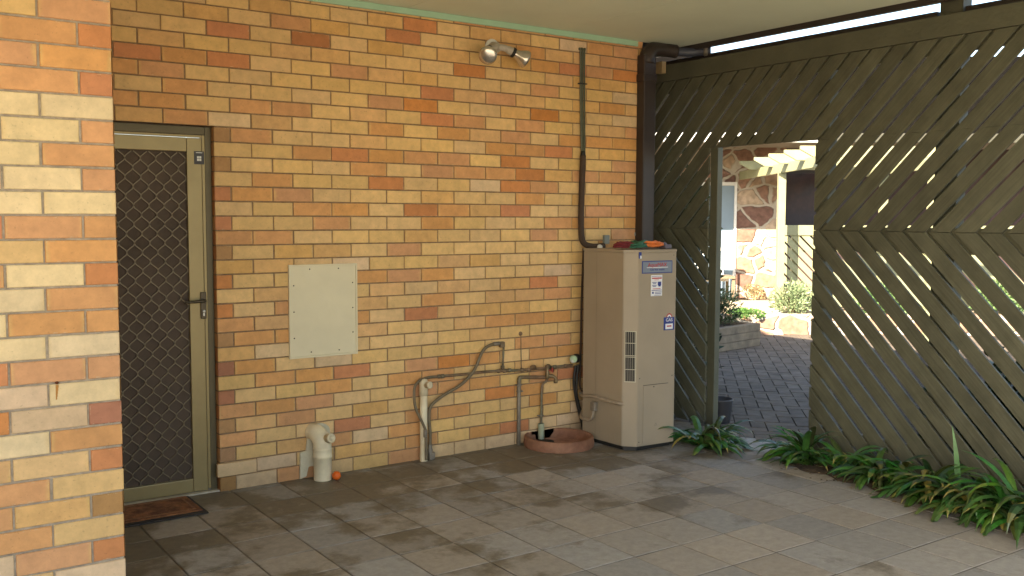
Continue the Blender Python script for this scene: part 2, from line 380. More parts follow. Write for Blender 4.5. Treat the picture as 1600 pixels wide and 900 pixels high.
# ---------------------------------------------------------------- brick walls
TINT = {'y': (0.69, 0.45, 0.19), 'm': (0.65, 0.385, 0.15), 'o': (0.60, 0.305, 0.12), 'r': (0.55, 0.225, 0.08),
        'p': (0.65, 0.46, 0.27), 'b': (0.42, 0.23, 0.09), 'd': (0.40, 0.165, 0.075), 'c': (0.74, 0.57, 0.32)}
CH = 0.0838
def brick(g, x0, x1, z0, z1, code, rt, face_y, out=(0, -1), proud=0.0, fixed=None):
    "brick face in a wall running along x (out=(0,-1)) or along y (out=(1,0))"
    t = TINT[code]; k = rt.uniform(0.92, 1.08); h = rt.uniform(-0.025, 0.025)
    g.tint = (min(0.8, t[0] * k + h * 0.4), t[1] * k, max(0.01, t[2] * k - h))
    pr = 0.006 + rt.uniform(-0.0012, 0.0012) + proud
    c = 0.0022
    def P(a, b, d):
        if out[0] == 0: return (a, face_y - d, b)
        return (face_y + d, a, b)
    jj = [rt.uniform(-0.0015, 0.0015) for _ in range(4)]
    o4 = [P(x0 + jj[0], z0 + jj[1] * 0.6, -0.004), P(x1 + jj[2], z0 + jj[1] * 0.6, -0.004), P(x1 + jj[2], z1 + jj[3] * 0.6, -0.004), P(x0 + jj[0], z1 + jj[3] * 0.6, -0.004)]
    m4 = [P(x0 + jj[0], z0 + jj[1] * 0.6, pr - c), P(x1 + jj[2], z0 + jj[1] * 0.6, pr - c), P(x1 + jj[2], z1 + jj[3] * 0.6, pr - c), P(x0 + jj[0], z1 + jj[3] * 0.6, pr - c)]
    i4 = [P(x0 + c + jj[0], z0 + c + jj[1] * 0.6, pr), P(x1 - c + jj[2], z0 + c + jj[1] * 0.6, pr), P(x1 - c + jj[2], z1 - c + jj[3] * 0.6, pr), P(x0 + c + jj[0], z1 - c + jj[3] * 0.6, pr)]
    f = g.face(i4, 0); half = (x1 - x0) < 0.16
    uvv = ((0.0, 0), (1.0, 0), (1.0, 1), (0.0, 1))
    flash = (0.5 if code in 'cy' else 0.0) if (code in 'yrcpd' or half) else 1.0
    for lp, q in zip(f.loops, uvv): lp[g.uv].uv = q; lp[g.cl] = (*g.tint, flash)
    for q in range(4):
        for A, Bq in ((o4, m4), (m4, i4)):
            f = g.face([A[q], A[(q + 1) % 4], Bq[(q + 1) % 4], Bq[q]], 0)
            for lp in f.loops: lp[g.uv].uv = (0.5, 0.5)

ROWS = {  # even rows: jamb half first, then full bricks; odd rows: full bricks from x0
 0: 'bpoyyopppppppp', 1: 'ppymmoyorppmp', 2: 'bymopoyyyyypyy', 3: 'oyyryooyyoyyy', 4: 'bmoymyyyroyyyy', 5: 'oooyyoooyoryy',
 6: 'dyyoyooyymyyyy', 7: 'yooryoroyooyy'[:13], 8: 'doypyyyyyooyyy', 9: 'mpyyyyymyyyyy', 10: 'booymyymoooyyy'[:14], 11: 'omyoyrmmmyyyy',
 12: 'ryoymyoymmoyyy', 13: 'ymyymymymryyy', 14: 'ryyyoooyyypyyy', 15: 'mmypyymmyyyyy', 16: 'bymmyoyyyyyyoy', 17: 'ooyyymyyyoyyo',
 18: 'ryyoyyoyyyoomo', 19: 'yyooyromryyoo', 20: 'rooyyymyyoymmo', 21: 'yoyyryyproyyo', 22: 'byyyoyooormoom', 23: 'yyorooyyryyyo'[:13],
 24: 'boyymyyyoorymm'}
ROWS[23] = 'yyorooo' + 'yryyyo'
UP = {25: 'omopmyyoyomoyooo', 26: 'ooyooymyroyoyymo', 27: 'myoyyyyoryymrmyp', 28: 'ooyyyyyyrmomymom', 29: 'yrorryommyyyoyyp'.replace('rr', 'r') , 30: 'ymyymmyyyryymmmm',
      31: 'myyrydymymymoror', 32: 'yymyomyryymommoo', 33: 'yyyymyymrymmypoo', 34: 'yyomyyymyoomomoo'}
UP[29] = 'yror' + 'yyommyyyoyyp'
JX = 1.776; WEND = 5.02; PIT = 0.2487; JT = 0.008
g = MB(); g.colors(); rt = random.Random(21)
g.tint = (.2, .15, .1)
# mortar body: right of the door, and above it
g.box((JX + 0.003, 0.0, -0.05), (WEND - 0.003, 0.23, 2.97), 1)
g.box((0.80, 0.0, 25 * CH + 0.003), (JX + 0.001, 0.23, 2.97), 1)
for k in range(0, 35):
    z0 = k * CH + JT / 2; z1 = (k + 1) * CH - JT / 2
    if k == 34: z1 = 34.7 * CH
    if k == 0: z0 = -0.01
    even = (k % 2 == 0)
    if k in ROWS:
        s_ = ROWS[k]; segs = []
        if even:
            segs.append((JX, 1.87)); st = 1.87
        else: st = JX; 
        if not even:
            segs.append((JX, 1.745 + PIT)); st = 1.745 + PIT
        while st < WEND - 0.02:
            segs.append((st, min(st + PIT, WEND))); st += PIT
        codes = (s_ + 'yyoymy')
    else:
        s_ = UP[k]; st = (1.87 - 4 * PIT + PIT) if even else 1.745 - 3 * PIT
        segs = [(0.83, st)] if st > 0.85 else []
        codes = ('m' if segs else '') + s_ + 'yymo'
        while st < WEND - 0.02:
            segs.append((st, min(st + PIT, WEND))); st += PIT
    for i, (a, b) in enumerate(segs):
        if b - a < 0.02: continue
        pr = 0.012 if (k == 1 and i == 0 and k in ROWS) else 0.0
        a2 = a + (JT / 2 if i > 0 else 0); b2 = b - (JT / 2 if b < WEND - 0.001 else 0)
        brick(g, a2 - (0.02 if pr else 0), b2, z0, z1, codes[i], rt, 0.0, proud=pr)
    # corner ends seen along the right end and the door reveal
    if k < 25:
        c_ = 'r' if rt.random() < .4 else 'o'
        t = TINT[c_]; g.tint = t
        f = g.face([(JX, -0.003, z0), (JX, 0.11, z0), (JX, 0.11, z1), (JX, -0.003, z1)], 0)
        for lp in f.loops: lp[g.uv].uv = (.5, .5)
    t = TINT['m']; g.tint = t
    f = g.face([(WEND, -0.003, z0), (WEND, 0.228, z0), (WEND, 0.228, z1), (WEND, -0.003, z1)], 0)
    for lp in f.loops: lp[g.uv].uv = (.5, .5)
house = g.build('brick_wall', [BRICK, MORTAR], recalc=False)
tag(house, 'long wall of mottled yellow and orange bricks behind the water heater and the door', 'wall')

# side return of the house going back behind the fence, and the storey above the roof line stays hidden
g = MB(); g.colors(); g.tint = (.2, .15, .1)
g.box((4.80, 0.235, -0.05), (WEND - 0.004, 6.0, 2.97), 1)
for k in range(0, 34):
    st = 0.24 + (0 if k % 2 else PIT / 2)
    while st < 5.9:
        brick(g, st + JT / 2, st + PIT - JT / 2, k * CH + JT / 2, (k + 1) * CH - JT / 2, rt.choice('yyymoor'), rt, WEND - 0.006, out=(1, 0)); st += PIT
tag(g.build('side_wall', [BRICK, MORTAR], recalc=False), 'brick side wall turning the corner behind the dark downpipe', 'wall')

# projecting room at the left: its front wall is the pale pier in the foreground
PY = -1.804; PE = 0.834
g = MB(); g.colors(); g.tint = (.2, .15, .1)
g.box((-3.2, PY, -0.05), (PE - 0.003, PY + 0.24, 2.97), 1)
g.box((0.60, PY + 0.241, -0.05), (PE - 0.004, -0.004, 2.97), 1)
PROW = {27: 'yo', 26: 'or', 25: 'oo', 24: 'or', 23: 'cc', 22: 'co', 21: 'co', 20: 'co', 19: 'cc', 18: 'oo', 17: 'yo', 16: 'cr', 15: 'co', 14: 'oo', 13: 'cc',
        12: 'oo', 11: 'pc', 10: 'pd', 9: 'co', 8: 'yr', 7: 'oy', 6: 'mb', 5: 'oy', 4: 'or', 3: 'yp'}  # c: yellow tinted paler, the pier's brighter light put into the brick colour
for k in range(0, 35):
    z0 = k * CH + JT / 2; z1 = (k + 1) * CH - JT / 2
    if k == 34: z1 = 34.7 * CH
    cds = PROW.get(k, rt.choice(['yo', 'yy', 'or', 'cc']))
    if k % 2 == 0: edges = [(PE - 0.113, PE), (PE - 0.113 - 0.25, PE - 0.113)]
    else: edges = [(PE - 0.241, PE), (PE - 0.241 - 0.25, PE - 0.241)]
    st = edges[1][0]
    while st > -3.15: edges.append((st - 0.25, st)); st -= 0.25
    for i, (a, b) in enumerate(edges):
        code = cds[1] if i == 0 else cds[0] if i == 1 else rt.choice('ycomrp')
        brick(g, a + JT / 2, b - (JT / 2 if i else rt.uniform(0, .0045)), z0, z1, code, rt, PY)
    g.tint = TINT['m']
    f = g.face([(PE, PY - 0.003, z0), (PE, PY + 0.24, z0), (PE, PY + 0.24, z1), (PE, PY - 0.003, z1)], 0)
    for lp in f.loops: lp[g.uv].uv = (.5, .5)
    st = PY + 0.245 + (0 if k % 2 else .12)
    while st < -0.15:
        brick(g, st, st + 0.235, z0, z1, rt.choice('yyymoor'), rt, PE - 0.006, out=(1, 0)); st += 0.2487
pier = g.build('brick_pier', [BRICK, MORTAR_PIER], recalc=False)
tag(pier, 'brick pier tinted paler for its brighter light with orange corner bricks at the near left edge', 'wall')
# rusty nail and its stain, mortar splashes
q = W(89, 598, PY - 0.006)
n_ = MB(); n_.lathe((q.x, q.y + 0.004, q.z), (0, -1, 0), [(0, .006), (.008, .005), (.009, 0)], 8)
o = n_.build('rusty_nail', mat('rust', (0.10, 0.03, 0.012), 0.9, 0.3, 40), pier)
st_ = MB()
for k in range(5):
    zz = q.z - 0.007 - k * 0.0105; ww = 0.004 * (1 - k * 0.12) + 0.001
    st_.box((q.x - ww - k * 0.0006, q.y + 0.003, zz - 0.0104), (q.x + ww - k * 0.001, q.y - 0.0018, zz))
st_.build('rust_stain', mat('rust_bleed', (0.42, 0.20, 0.05), 0.9, 0.3, 60), pier)

# added left wall of the car shelter, keeps the sun off the floor (behind and left of the viewer)
g = MB(); g.box((-3.35, -5.3, -0.05), (-3.2, PY + 0.2, 2.90))
tag(g.build('sun_block_wall', mat('cream_render', (0.62, 0.52, 0.34), 0.85, 0.1, 3, 0.3, 40)), 'cream rendered side wall of the car shelter, added out of view to block the sun', 'wall')

# ---------------------------------------------------------------- roof
roof = thing('shelter_roof', 'flat shelter roof with pale soffit sheets and mint green edge bead', 'roof', (2, -3, 2.9))
g = MB()
xs = [-3.35, -2.0, -0.76, 0.48, 1.75, 3.01, 4.25, 5.40]
for i in range(len(xs) - 1):
    for (a, b) in ((-5.3, -2.9), (-2.9, 0.0)):
        g.box((xs[i] + 0.002, a + 0.002, 2.902), (xs[i + 1] - 0.002, b - 0.002, 2.91), bev=0.0015)
g.build('soffit', SOFFIT, roof)
g = MB(); g.box((-3.36, -5.32, 2.912), (5.43, 6.2, 3.0)); g.box((WEND - .3, 0.02, 2.905), (5.3, 6.1, 2.9115))
g.build('roof_deck', DKBROWN, roof)
g = MB()
g.box((0.84, -0.022, 2.862), (WEND - 0.06, -0.006, 2.9015), bev=0.004)
g.build('edge_bead', MINT, roof)
g = MB()
g.box((5.405, -5.3, 2.865), (5.43, -0.05, 2.911), bev=0.003); g.box((5.432, -5.3, 2.88), (5.52, 6.0, 2.98), bev=0.02)
g.build('fascia', DKBROWN, roof)

# ---------------------------------------------------------------- chevron slat fence
FX = 5.40
fence = thing('slat_fence', 'tall olive green slatted fence in a chevron pattern with a doorway gap', 'fence', (FX, -1.5, 0))
SEAM, TOP, BOT = 1.51, 2.655, 0.015
GY0, GY1, GZ = -0.335, -1.297, 2.112
def clip(poly, fn):
    out = []
    for i in range(len(poly)):
        a, b = poly[i], poly[(i + 1) % len(poly)]; fa, fb = fn(a), fn(b)
        if fa >= 0: out.append(a)
        if fa * fb < 0:
            t = fa / (fa - fb); out.append((a[0] + (b[0] - a[0]) * t, a[1] + (b[1] - a[1]) * t))
    return out
def clip_rect(poly, y0, y1, z0, z1):
    for fn in (lambda p: p[0] - y0, lambda p: y1 - p[0], lambda p: p[1] - z0, lambda p: z1 - p[1]):
        if len(poly) < 3: return []
        poly = clip(poly, fn)
    return poly if len(poly) >= 3 else []
YMIN, YMAX = -6.4, 1.1
rt = random.Random(5)
g = MB()
PS = 0.1565; GAP = 0.026; g.colors(); SLAT = mat('olive_slat_paint', (0.1, 0.1, 0.06), 0.58, 0.2, 5.0, 0.3, 50, attr=True, spec=0.3)
def add_slat(p, dx, th=0.018):
    a = 0
    for i in range(len(p)): a += p[i][0] * p[(i + 1) % len(p)][1] - p[(i + 1) % len(p)][0] * p[i][1]
    if abs(a) < 0.0008: return
    t = bmesh.new(); vs = [t.verts.new((FX + dx, q[0], q[1])) for q in p]
    try: f = t.faces.new(vs)
    except ValueError: t.free(); return
    bmesh.ops.remove_doubles(t, verts=t.verts, dist=0.001)
    if not t.faces: t.free(); return
    r = bmesh.ops.extrude_face_region(t, geom=list(t.faces))
    for v in r['geom']:
        if isinstance(v, bmesh.types.BMVert): v.co.x += th
    bmesh.ops.recalc_face_normals(t, faces=t.faces)
    bmesh.ops.bevel(t, geom=list(t.edges), offset=0.002, segments=1, affect='EDGES')
    for f in t.faces: g.face([v.co.copy() for v in f.verts])
    t.free()
for k in range(-34, 60):
    ya = -1.343 - PS * k - GAP / 2; yb = ya - PS + GAP           # slat between ya (left) and yb
    # upper slats lean towards -y going up, lower slats lean towards -y going down
    up = [(ya, SEAM), (yb, SEAM), (yb - 1.2, SEAM + 1.2), (ya - 1.2, SEAM + 1.2)]
    lo = [(ya, SEAM), (yb, SEAM), (yb - 1.55, SEAM - 1.55), (ya - 1.55, SEAM - 1.55)]
    kk = rt.uniform(.88, 1.1); g.tint = (.092 * kk, .091 * kk, .06 * kk); dx = rt.uniform(-0.0015, 0.0015); dj = rt.uniform(-0.004, 0.004)
    up = [(a + dj, b) for a, b in up]
    for rr in ((YMIN, YMAX, GZ, TOP), (YMIN, GY1, SEAM + 0.0012, GZ), (GY0, YMAX, SEAM + 0.0012, GZ)):
        q = clip_rect(up, *rr)
        if q: add_slat(q, dx)
    kk = rt.uniform(.88, 1.1); g.tint = (.092 * kk, .091 * kk, .06 * kk); dx = rt.uniform(-0.0015, 0.0015); dj = rt.uniform(-0.004, 0.004)
    lo = [(a + dj, b) for a, b in lo]
    for rr in ((YMIN, GY1, BOT, SEAM - 0.0012), (GY0, YMAX, BOT, SEAM - 0.0012)):
        q = clip_rect(lo, *rr)
        if q: add_slat(q, dx)
def grainy(src, name, ang):
    m = src.copy(); m.name = name; n = m.node_tree.nodes; l = m.node_tree.links; b = n['Principled BSDF']
    tc = n.new('ShaderNodeTexCoord'); mp = n.new('ShaderNodeMapping'); mp.inputs['Rotation'].default_value = (ang, 0, 0); mp2 = n.new('ShaderNodeMapping'); mp2.inputs['Scale'].default_value = (60, 2.2, 70)
    l.new(tc.outputs['Object'], mp.inputs[0]); l.new(mp.outputs[0], mp2.inputs[0])
    no = n.new('ShaderNodeTexNoise'); no.inputs['Scale'].default_value = 1.0; no.inputs['Detail'].default_value = 6; no.inputs['Roughness'].default_value = .7; l.new(mp2.outputs[0], no.inputs['Vector'])
    bp = n.new('ShaderNodeBump'); bp.inputs['Strength'].default_value = .35; bp.inputs['Distance'].default_value = .006; l.new(no.outputs['Fac'], bp.inputs['Height']); l.new(bp.outputs['Normal'], b.inputs['Normal'])
    old = b.inputs['Base Color'].links[0].from_socket; mr = n.new('ShaderNodeMapRange'); mr.inputs['From Min'].default_value = .35; mr.inputs['From Max'].default_value = .65; mr.inputs['To Min'].default_value = .82; mr.inputs['To Max'].default_value = 1.15
    l.new(no.outputs['Fac'], mr.inputs['Value']); vm = n.new('ShaderNodeVectorMath'); vm.operation = 'SCALE'; l.new(old, vm.inputs[0]); l.new(mr.outputs['Result'], vm.inputs['Scale']); l.new(vm.outputs['Vector'], b.inputs['Base Color'])
    return m
for f in g.bm.faces: f.material_index = 1 if f.calc_center_median().z < SEAM else 0
g.build('slat_panel', [grainy(SLAT, 'olive_slat_upper', R(45)), grainy(SLAT, 'olive_slat_lower', R(-45))], fence)
g = MB(); g.box((FX - 0.004, YMIN, TOP + 0.003), (FX + 0.030, YMAX, 2.785), bev=0.003); g.build('top_board', OLIVE, fence)
g = MB(); g.box((FX + 0.068, -2.10, 2.74), (FX + 0.14, YMAX, 2.83), bev=0.004); g.box((FX + 0.068, YMIN, 2.74), (FX + 0.14, -2.275, 2.83), bev=0.004)
g.build('gutter', DKBROWN, fence)
def post(y0, y1, z1, x0=FX + 0.066, x1=FX + 0.15):
    g = MB(); g.box((x0, y0, -0.04), (x1, y1, z1), bev=0.004); g.build('post', OLIVE, fence)
post(GY1 + 0.000, GY1 - 0.09, 2.65, FX + 0.022, FX + 0.11); post(-2.12, -2.265, 2.899, FX + .066, FX + .16); post(-3.6, -3.7, 2.7); post(-5.2, -5.3, 2.7); post(1.0, 1.09, 2.7)
post(GY0 + 0.004, GY0 - 0.070, GZ + .02, FX + 0.022, FX + 0.075)
for (za, zb) in ((2.56, 2.70), (1.38, 1.535), (0.10, 0.19)):
    g = MB()
    g.box((FX + 0.0215, YMIN, za), (FX + 0.044, GY1 - 0.092, zb), bev=0.002)
    if za > 2: g.box((FX + 0.0215, GY1 - 0.09 + .001, za), (FX + 0.044, YMAX, zb), bev=0.002)
    else: g.box((FX + 0.0215, GY0 + 0.006, za), (FX + 0.044, YMAX, zb), bev=0.002)
    g.build('rail', OLIVE, fence)
g = MB(); g.box((FX + 0.0215, GY0 - 0.087, GZ + 0.004), (FX + 0.044, GY1 + 0.002, GZ + 0.075), bev=0.002); g.build('rail', OLIVE, fence)
g = MB(); g.box((FX + 0.026, YMIN, -0.05), (FX + 0.044, GY1 - 0.092, 0.06)); g.build('gap_shade_board', DKBROWN, fence)  # dark board puts in the shade of the gap below the slats
# short tan block where the top board meets the pipe
g = MB(); g.box((FX - 0.05, 0.13, 2.72), (FX - 0.008, 0.20, 2.81), bev=0.002)
g.build('timber_block', mat('raw_timber', (0.33, 0.24, 0.12), 0.7, 0.2, 20), fence)

# ---------------------------------------------------------------- downpipe
dp = thing('downpipe', 'dark brown downpipe running down the brick corner behind the heater', 'downpipe', (5.02, -0.05, 0))
g = MB()
def rpipe(g, pts, w, h):
    pass
g.box((4.962, -0.088, 0.0), (5.085, -0.007, 2.80), bev=0.012)
g.box((4.955, -0.094, 2.60), (5.092, -0.0068, 2.66), bev=0.01)
g.build('pipe_body', DKBROWN, dp)
g = MB(); g.tube([(5.02, -0.05, 2.74), (5.03, -0.05, 2.80), (5.08, -0.05, 2.845), (5.2, -0.05, 2.855), (5.30, -0.07, 2.852)], [0.058, 0.06, 0.056, 0.05, 0.05], 14)
g.build('elbow', DKBROWN, dp)
g = MB(); g.tube([(5.28, -0.065, 2.852), (5.40, -0.12, 2.85), (5.50, -0.24, 2.852)], 0.034, 12); g.build('spout', SLATEBLUE, dp)
g = MB(); g.lathe((5.47, -0.20, 2.852), (0.6, -0.8, 0), [(0, .034), (0, .042), (.03, .042), (.03, .034)], 12); g.build('collar', GALV, dp)
for p in ((998, 97), (993, 366)):
    q = W(p[0], p[1], -0.012)
    g = MB(); g.box((q.x - 0.012, q.y - 0.003, q.z - 0.014), (q.x + 0.03, q.y + 0.002, q.z + 0.014), bev=0.002)
    g.lathe((q.x, q.y - 0.003, q.z), (0, -1, 0), [(0, .006), (.004, .005), (.005, 0)], 8)
    g.build('bracket', ZINC, dp)

# ---------------------------------------------------------------- screen door
door = thing('screen_door', 'bronze framed security screen door with a diamond grille in the brick wall', 'door', (1.35, 0.05, 0))
g = MB()
OX0, OX1, OT = 0.90, JX, 25 * CH
# outer frame
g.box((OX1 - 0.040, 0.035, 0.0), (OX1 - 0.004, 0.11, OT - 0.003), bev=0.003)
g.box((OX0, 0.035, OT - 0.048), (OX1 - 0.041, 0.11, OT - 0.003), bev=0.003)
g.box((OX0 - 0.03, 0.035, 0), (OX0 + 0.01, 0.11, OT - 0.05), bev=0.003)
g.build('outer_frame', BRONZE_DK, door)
g = MB(); g.box((OX1 - 0.058, 0.030, 0.02), (OX1 - 0.042, 0.075, OT - 0.05), bev=0.002); g.box((OX0 + .01, 0.030, OT - 0.062), (OX1 - 0.059, 0.075, OT - 0.05), bev=0.002)
g.build('door_stop', BRONZE, door)
LX0, LX1, LT, LB = OX0 + 0.015, 1.716, OT - 0.066, 0.012
g = MB()
g.box((LX1 - 0.083, 0.028, LB), (LX1, 0.062, LT), bev=0.004)
g.box((LX0, 0.028, LB), (LX0 + 0.083, 0.062, LT), bev=0.004)
g.box((LX0 + 0.0835, 0.029, LT - 0.078), (LX1 - 0.0835, 0.061, LT), bev=0.004)
g.box((LX0 + 0.0835, 0.029, LB), (LX1 - 0.0835, 0.061, LB + 0.078), bev=0.004)
g.build('leaf_frame', BRONZE, door)
GX0, GX1, GB, GT = LX0 + 0.083, LX1 - 0.083, LB + 0.078, LT - 0.078
g = MB(); px_, pz_ = 0.0815, 0.103
i = 0; x = GX0
while x < GX1 + 0.03:
    ph = 0 if i % 2 == 0 else math.pi
    pts = []; z = GB; steps = int((GT - GB) / (pz_ / 8))
    amp = px_ / 4 + 0.0005
    prev = None
    for s_ in range(steps + 1):
        z = GB + s_ * pz_ / 8
        th = 2 * math.pi * z / pz_ + ph
        c_ = math.cos(th); xx = x + amp * (abs(c_) ** 0.8) * (1 if c_ > 0 else -1)
        if prev and GX0 - .002 < xx < GX1 + .002 and GX0 - .002 < prev[0] < GX1 + .002:
            a, b = prev, (xx, z); hw = 0.0024
            d = Vector((b[0] - a[0], 0, b[1] - a[1])).normalized(); nn = Vector((-d.z, 0, d.x)) * hw
            A = Vector((a[0], 0.040, a[1])); Bv = Vector((b[0], 0.040, b[1])); D = Vector((0, 0.006, 0))
            g.hull8([A - nn, A + nn, Bv + nn, Bv - nn, A - nn + D, A + nn + D, Bv + nn + D, Bv - nn + D])
        prev = (xx, z)
    x += px_ / 2; i += 1
g.build('diamond_grille', mat('grille_bronze', (0.20, 0.16, 0.10), 0.45, 0.1, 10, metal=0.3), door)
g = MB(); g.box((GX0 - 0.005, 0.052, GB - 0.005), (GX1 + 0.005, 0.056, GT + 0.005))
g.build('flyscreen', DARKSCREEN, door)
g = MB(); g.box((OX0 - 0.02, 0.0, -0.02), (OX1 - 0.002, 0.12, 0.010), bev=0.003)
g.build('sill', mat('sill_concrete', (0.42, 0.38, 0.30), 0.85, 0.2, 14, 0.3, 50), door)
h1 = W(317, 456, 0.028); h2 = W(316, 498, 0.028)
g = MB(); g.box((h1.x - 0.016, 0.015, h2.z), (h1.x + 0.016, 0.027, h1.z), bev=0.004)
hp = g.build('handle_plate', mat('dark_bronze_handle', (0.07, 0.055, 0.035), 0.35, 0.1, 20, metal=0.6), door)
g = MB(); zz = W(315, 470, 0.01).z
g.tube([(h1.x, 0.016, zz), (h1.x, -0.012, zz), (h1.x - 0.02, -0.020, zz), (h1.x - 0.075, -0.018, zz - .003), (h1.x - 0.115, -0.012, zz)], [0.009, 0.009, 0.009, 0.008, 0.007], 10)
g.build('lever', MATS['dark_bronze_handle'], hp)
zz = W(315, 487, 0.01).z
g = MB(); g.lathe((h1.x, 0.0155, zz), (0, -1, 0), [(0, .009), (.006, .009), (.007, .006), (.007, 0)], 14); g.box((h1.x - 0.005, 0.013, zz - .026), (h1.x + 0.005, 0.0155, zz - .008), bev=.002)
g.build('key_barrel', ZINC, hp)
a, b = W(303, 236, 0.028), W(319, 257, 0.028)
g = MB(); g.box((a.x, 0.0262, b.z), (b.x, 0.0282, a.z)); st = g.build('sticker', mat('black_sticker', (0.035, 0.03, 0.03), 0.4, 0.05), door)
g = MB(); cx, cz = (a.x + b.x) / 2, (a.z + b.z) / 2 - .004
for i_ in (0, 1):
    for j_ in (0, 1):
        g.box((cx - 0.012 + i_ * 0.0125, 0.0252, cz - 0.014 + j_ * 0.0145), (cx - 0.001 + i_ * 0.0125, 0.0259, cz - 0.002 + j_ * 0.0145))
g.box((cx - .018, .0252, a.z - .010), (cx + .018, .0259, a.z - .0065))
g.build('emblem', WHITEP, st)

# door mat
g = MB(); g.box((0.99, -0.385, 0.002), (1.588, -0.015, 0.010), bev=0.003)
mt_ = thing('door_mat', 'worn brown coir door mat with darker border under the screen door', 'door mat', (1.3, -0.2, 0))
g.build('rubber_edge', mat('dark_rubber_edge', (0.035, 0.03, 0.028), 0.8, 0.2, 30), mt_)
COIR = mat('brown_coir', (0.27, 0.115, 0.045), 0.95, 0.4, 28, 0.9, 160, c2=(0.17, 0.07, 0.032))
g = MB(); g.box((1.01, -0.345, 0.0095), (1.568, -0.035, 0.018), bev=0.004); g.build('coir_pile', COIR, mt_)
g = MB()
for (x0, y0, x1, y1) in ((1.04, -.318, 1.54, -.306), (1.04, -.073, 1.54, -.061), (1.04, -.305, 1.052, -.074), (1.528, -.305, 1.54, -.074)): g.box((x0, y0, 0.0175), (x1, y1, 0.0205), bev=.001)
g.build('border_pattern', mat('coir_border', (0.25, 0.12, 0.055), 0.95, 0.3, 40, 0.8, 160), mt_)

# ---------------------------------------------------------------- access panel on the wall
ap = thing('access_panel', 'blank cream access panel screwed to the bricks between door and pipes', 'panel', (2.43, 0, 0.74))
x0, x1, z0, z1 = 2.203, 2.650, 0.738, 1.303
g = MB(); g.box((x0 + .012, -0.016, z0 + .012), (x1 - .012, -0.002, z1 - .012), bev=0.001); g.build('cover_sheet', CREAM, ap)
g = MB()
for (a, b, c, d) in ((x0, z0, x1, z0 + .0115), (x0, z1 - .0115, x1, z1), (x0, z0 + .012, x0 + .0115, z1 - .012), (x1 - .0115, z0 + .012, x1, z1 - .012)):
    g.box((a, -0.021, b), (c, -0.001, d), bev=0.002)
g.build('surround', CREAM, ap)
for (u_, v_) in ((.30, .95), (.72, .95), (.07, .78), (.93, .79), (.07, .5), (.93, .515), (.07, .22), (.93, .245), (.31, .06), (.72, .06)):
    g = MB(); g.lathe((x0 + (x1 - x0) * u_, -0.016, z0 + (z1 - z0) * v_), (0, -1, 0), [(0, .0045), (.002, .004), (.0028, 0)], 8)
    g.build('screw', mat('dull_screw', (0.12, 0.10, 0.07), 0.5, 0.2, metal=0.6), ap)

# ---------------------------------------------------------------- PVC vent bend
vp = thing('vent_pipe', 'cream plastic drain vent bending into the bricks beside an orange ball', 'pipe', (2.375, -0.1, 0))
VX, VY = 2.372, -0.095
g = MB(); g.lathe((VX, VY, 0), (0, 0, 1), [(0, .054), (.135, .054), (.137, .0575), (.150, .0575), (.152, .056), (.185, .056), (.187, .0575), (.192, .0575), (.194, .0545), (.2, .0545)], 28)
g.tube([(VX, VY, 0.199), (VX, VY + .002, 0.225), (VX - .006, VY + 0.018, 0.256), (VX - .014, VY + 0.048, 0.276), (VX - .022, 0.0, 0.28)], [.0545, .0545, .0545, .054, .053], 24)
g.build('bend', PVC, vp)
g = MB(); d_ = Vector((0.25, -0.9, 0.2)).normalized()
g.lathe(Vector((VX + 0.012, VY - 0.03, 0.255)), d_, [(0, .026), (.034, .026), (.034, .030), (.05, .030), (.053, .026), (.053, .015), (.045, .013), (.045, 0)], 20)
g.build('inspection_cap', PVC, vp)
g = MB(); pts = []
for k in range(15):
    a = math.pi * k / 14; pts.append((2.385 + 0.073 * math.cos(a) + rt.uniform(-.003, .003), 0.275 + 0.055 * math.sin(a)))
pts = [(2.455, 0.07), (2.46, 0.2)] + pts + [(2.305, 0.21), (2.300, 0.17), (2.262, 0.165), (2.258, 0.0), (2.30, 0.012), (2.315, 0.07)]
t_ = bmesh.new(); vs = [t_.verts.new((p[0], -0.004, p[1])) for p in pts]; f_ = t_.faces.new(vs)
r_ = bmesh.ops.extrude_face_region(t_, geom=[f_])
for v in r_['geom']:
    if isinstance(v, bmesh.types.BMVert): v.co.y = -0.021
bmesh.ops.recalc_face_normals(t_, faces=t_.faces); bmesh.ops.bevel(t_, geom=[e for e in t_.edges], offset=0.003, segments=1, affect='EDGES')
for f in t_.faces: g.face([v.co.copy() for v in f.verts])
t_.free()
g.build('cement_patch', RENDER, vp)

# orange ball
g = MB(); c = G(527, 751); r0 = 0.0265; prof = []
for k in range(13):
    a = math.pi * k / 12; prof.append((r0 - r0 * math.cos(a), r0 * math.sin(a)))
g.lathe((c.x, c.y + .02, 0.001), (0.1, -0.15, 1), prof, 24)
ball = g.build('small_ball', mat('orange_rubber', (0.72, 0.13, 0.012), 0.5, 0.25, 40, 0.3, 60))
tag(ball, 'small orange ball on the paving against the cream drain vent', 'ball')

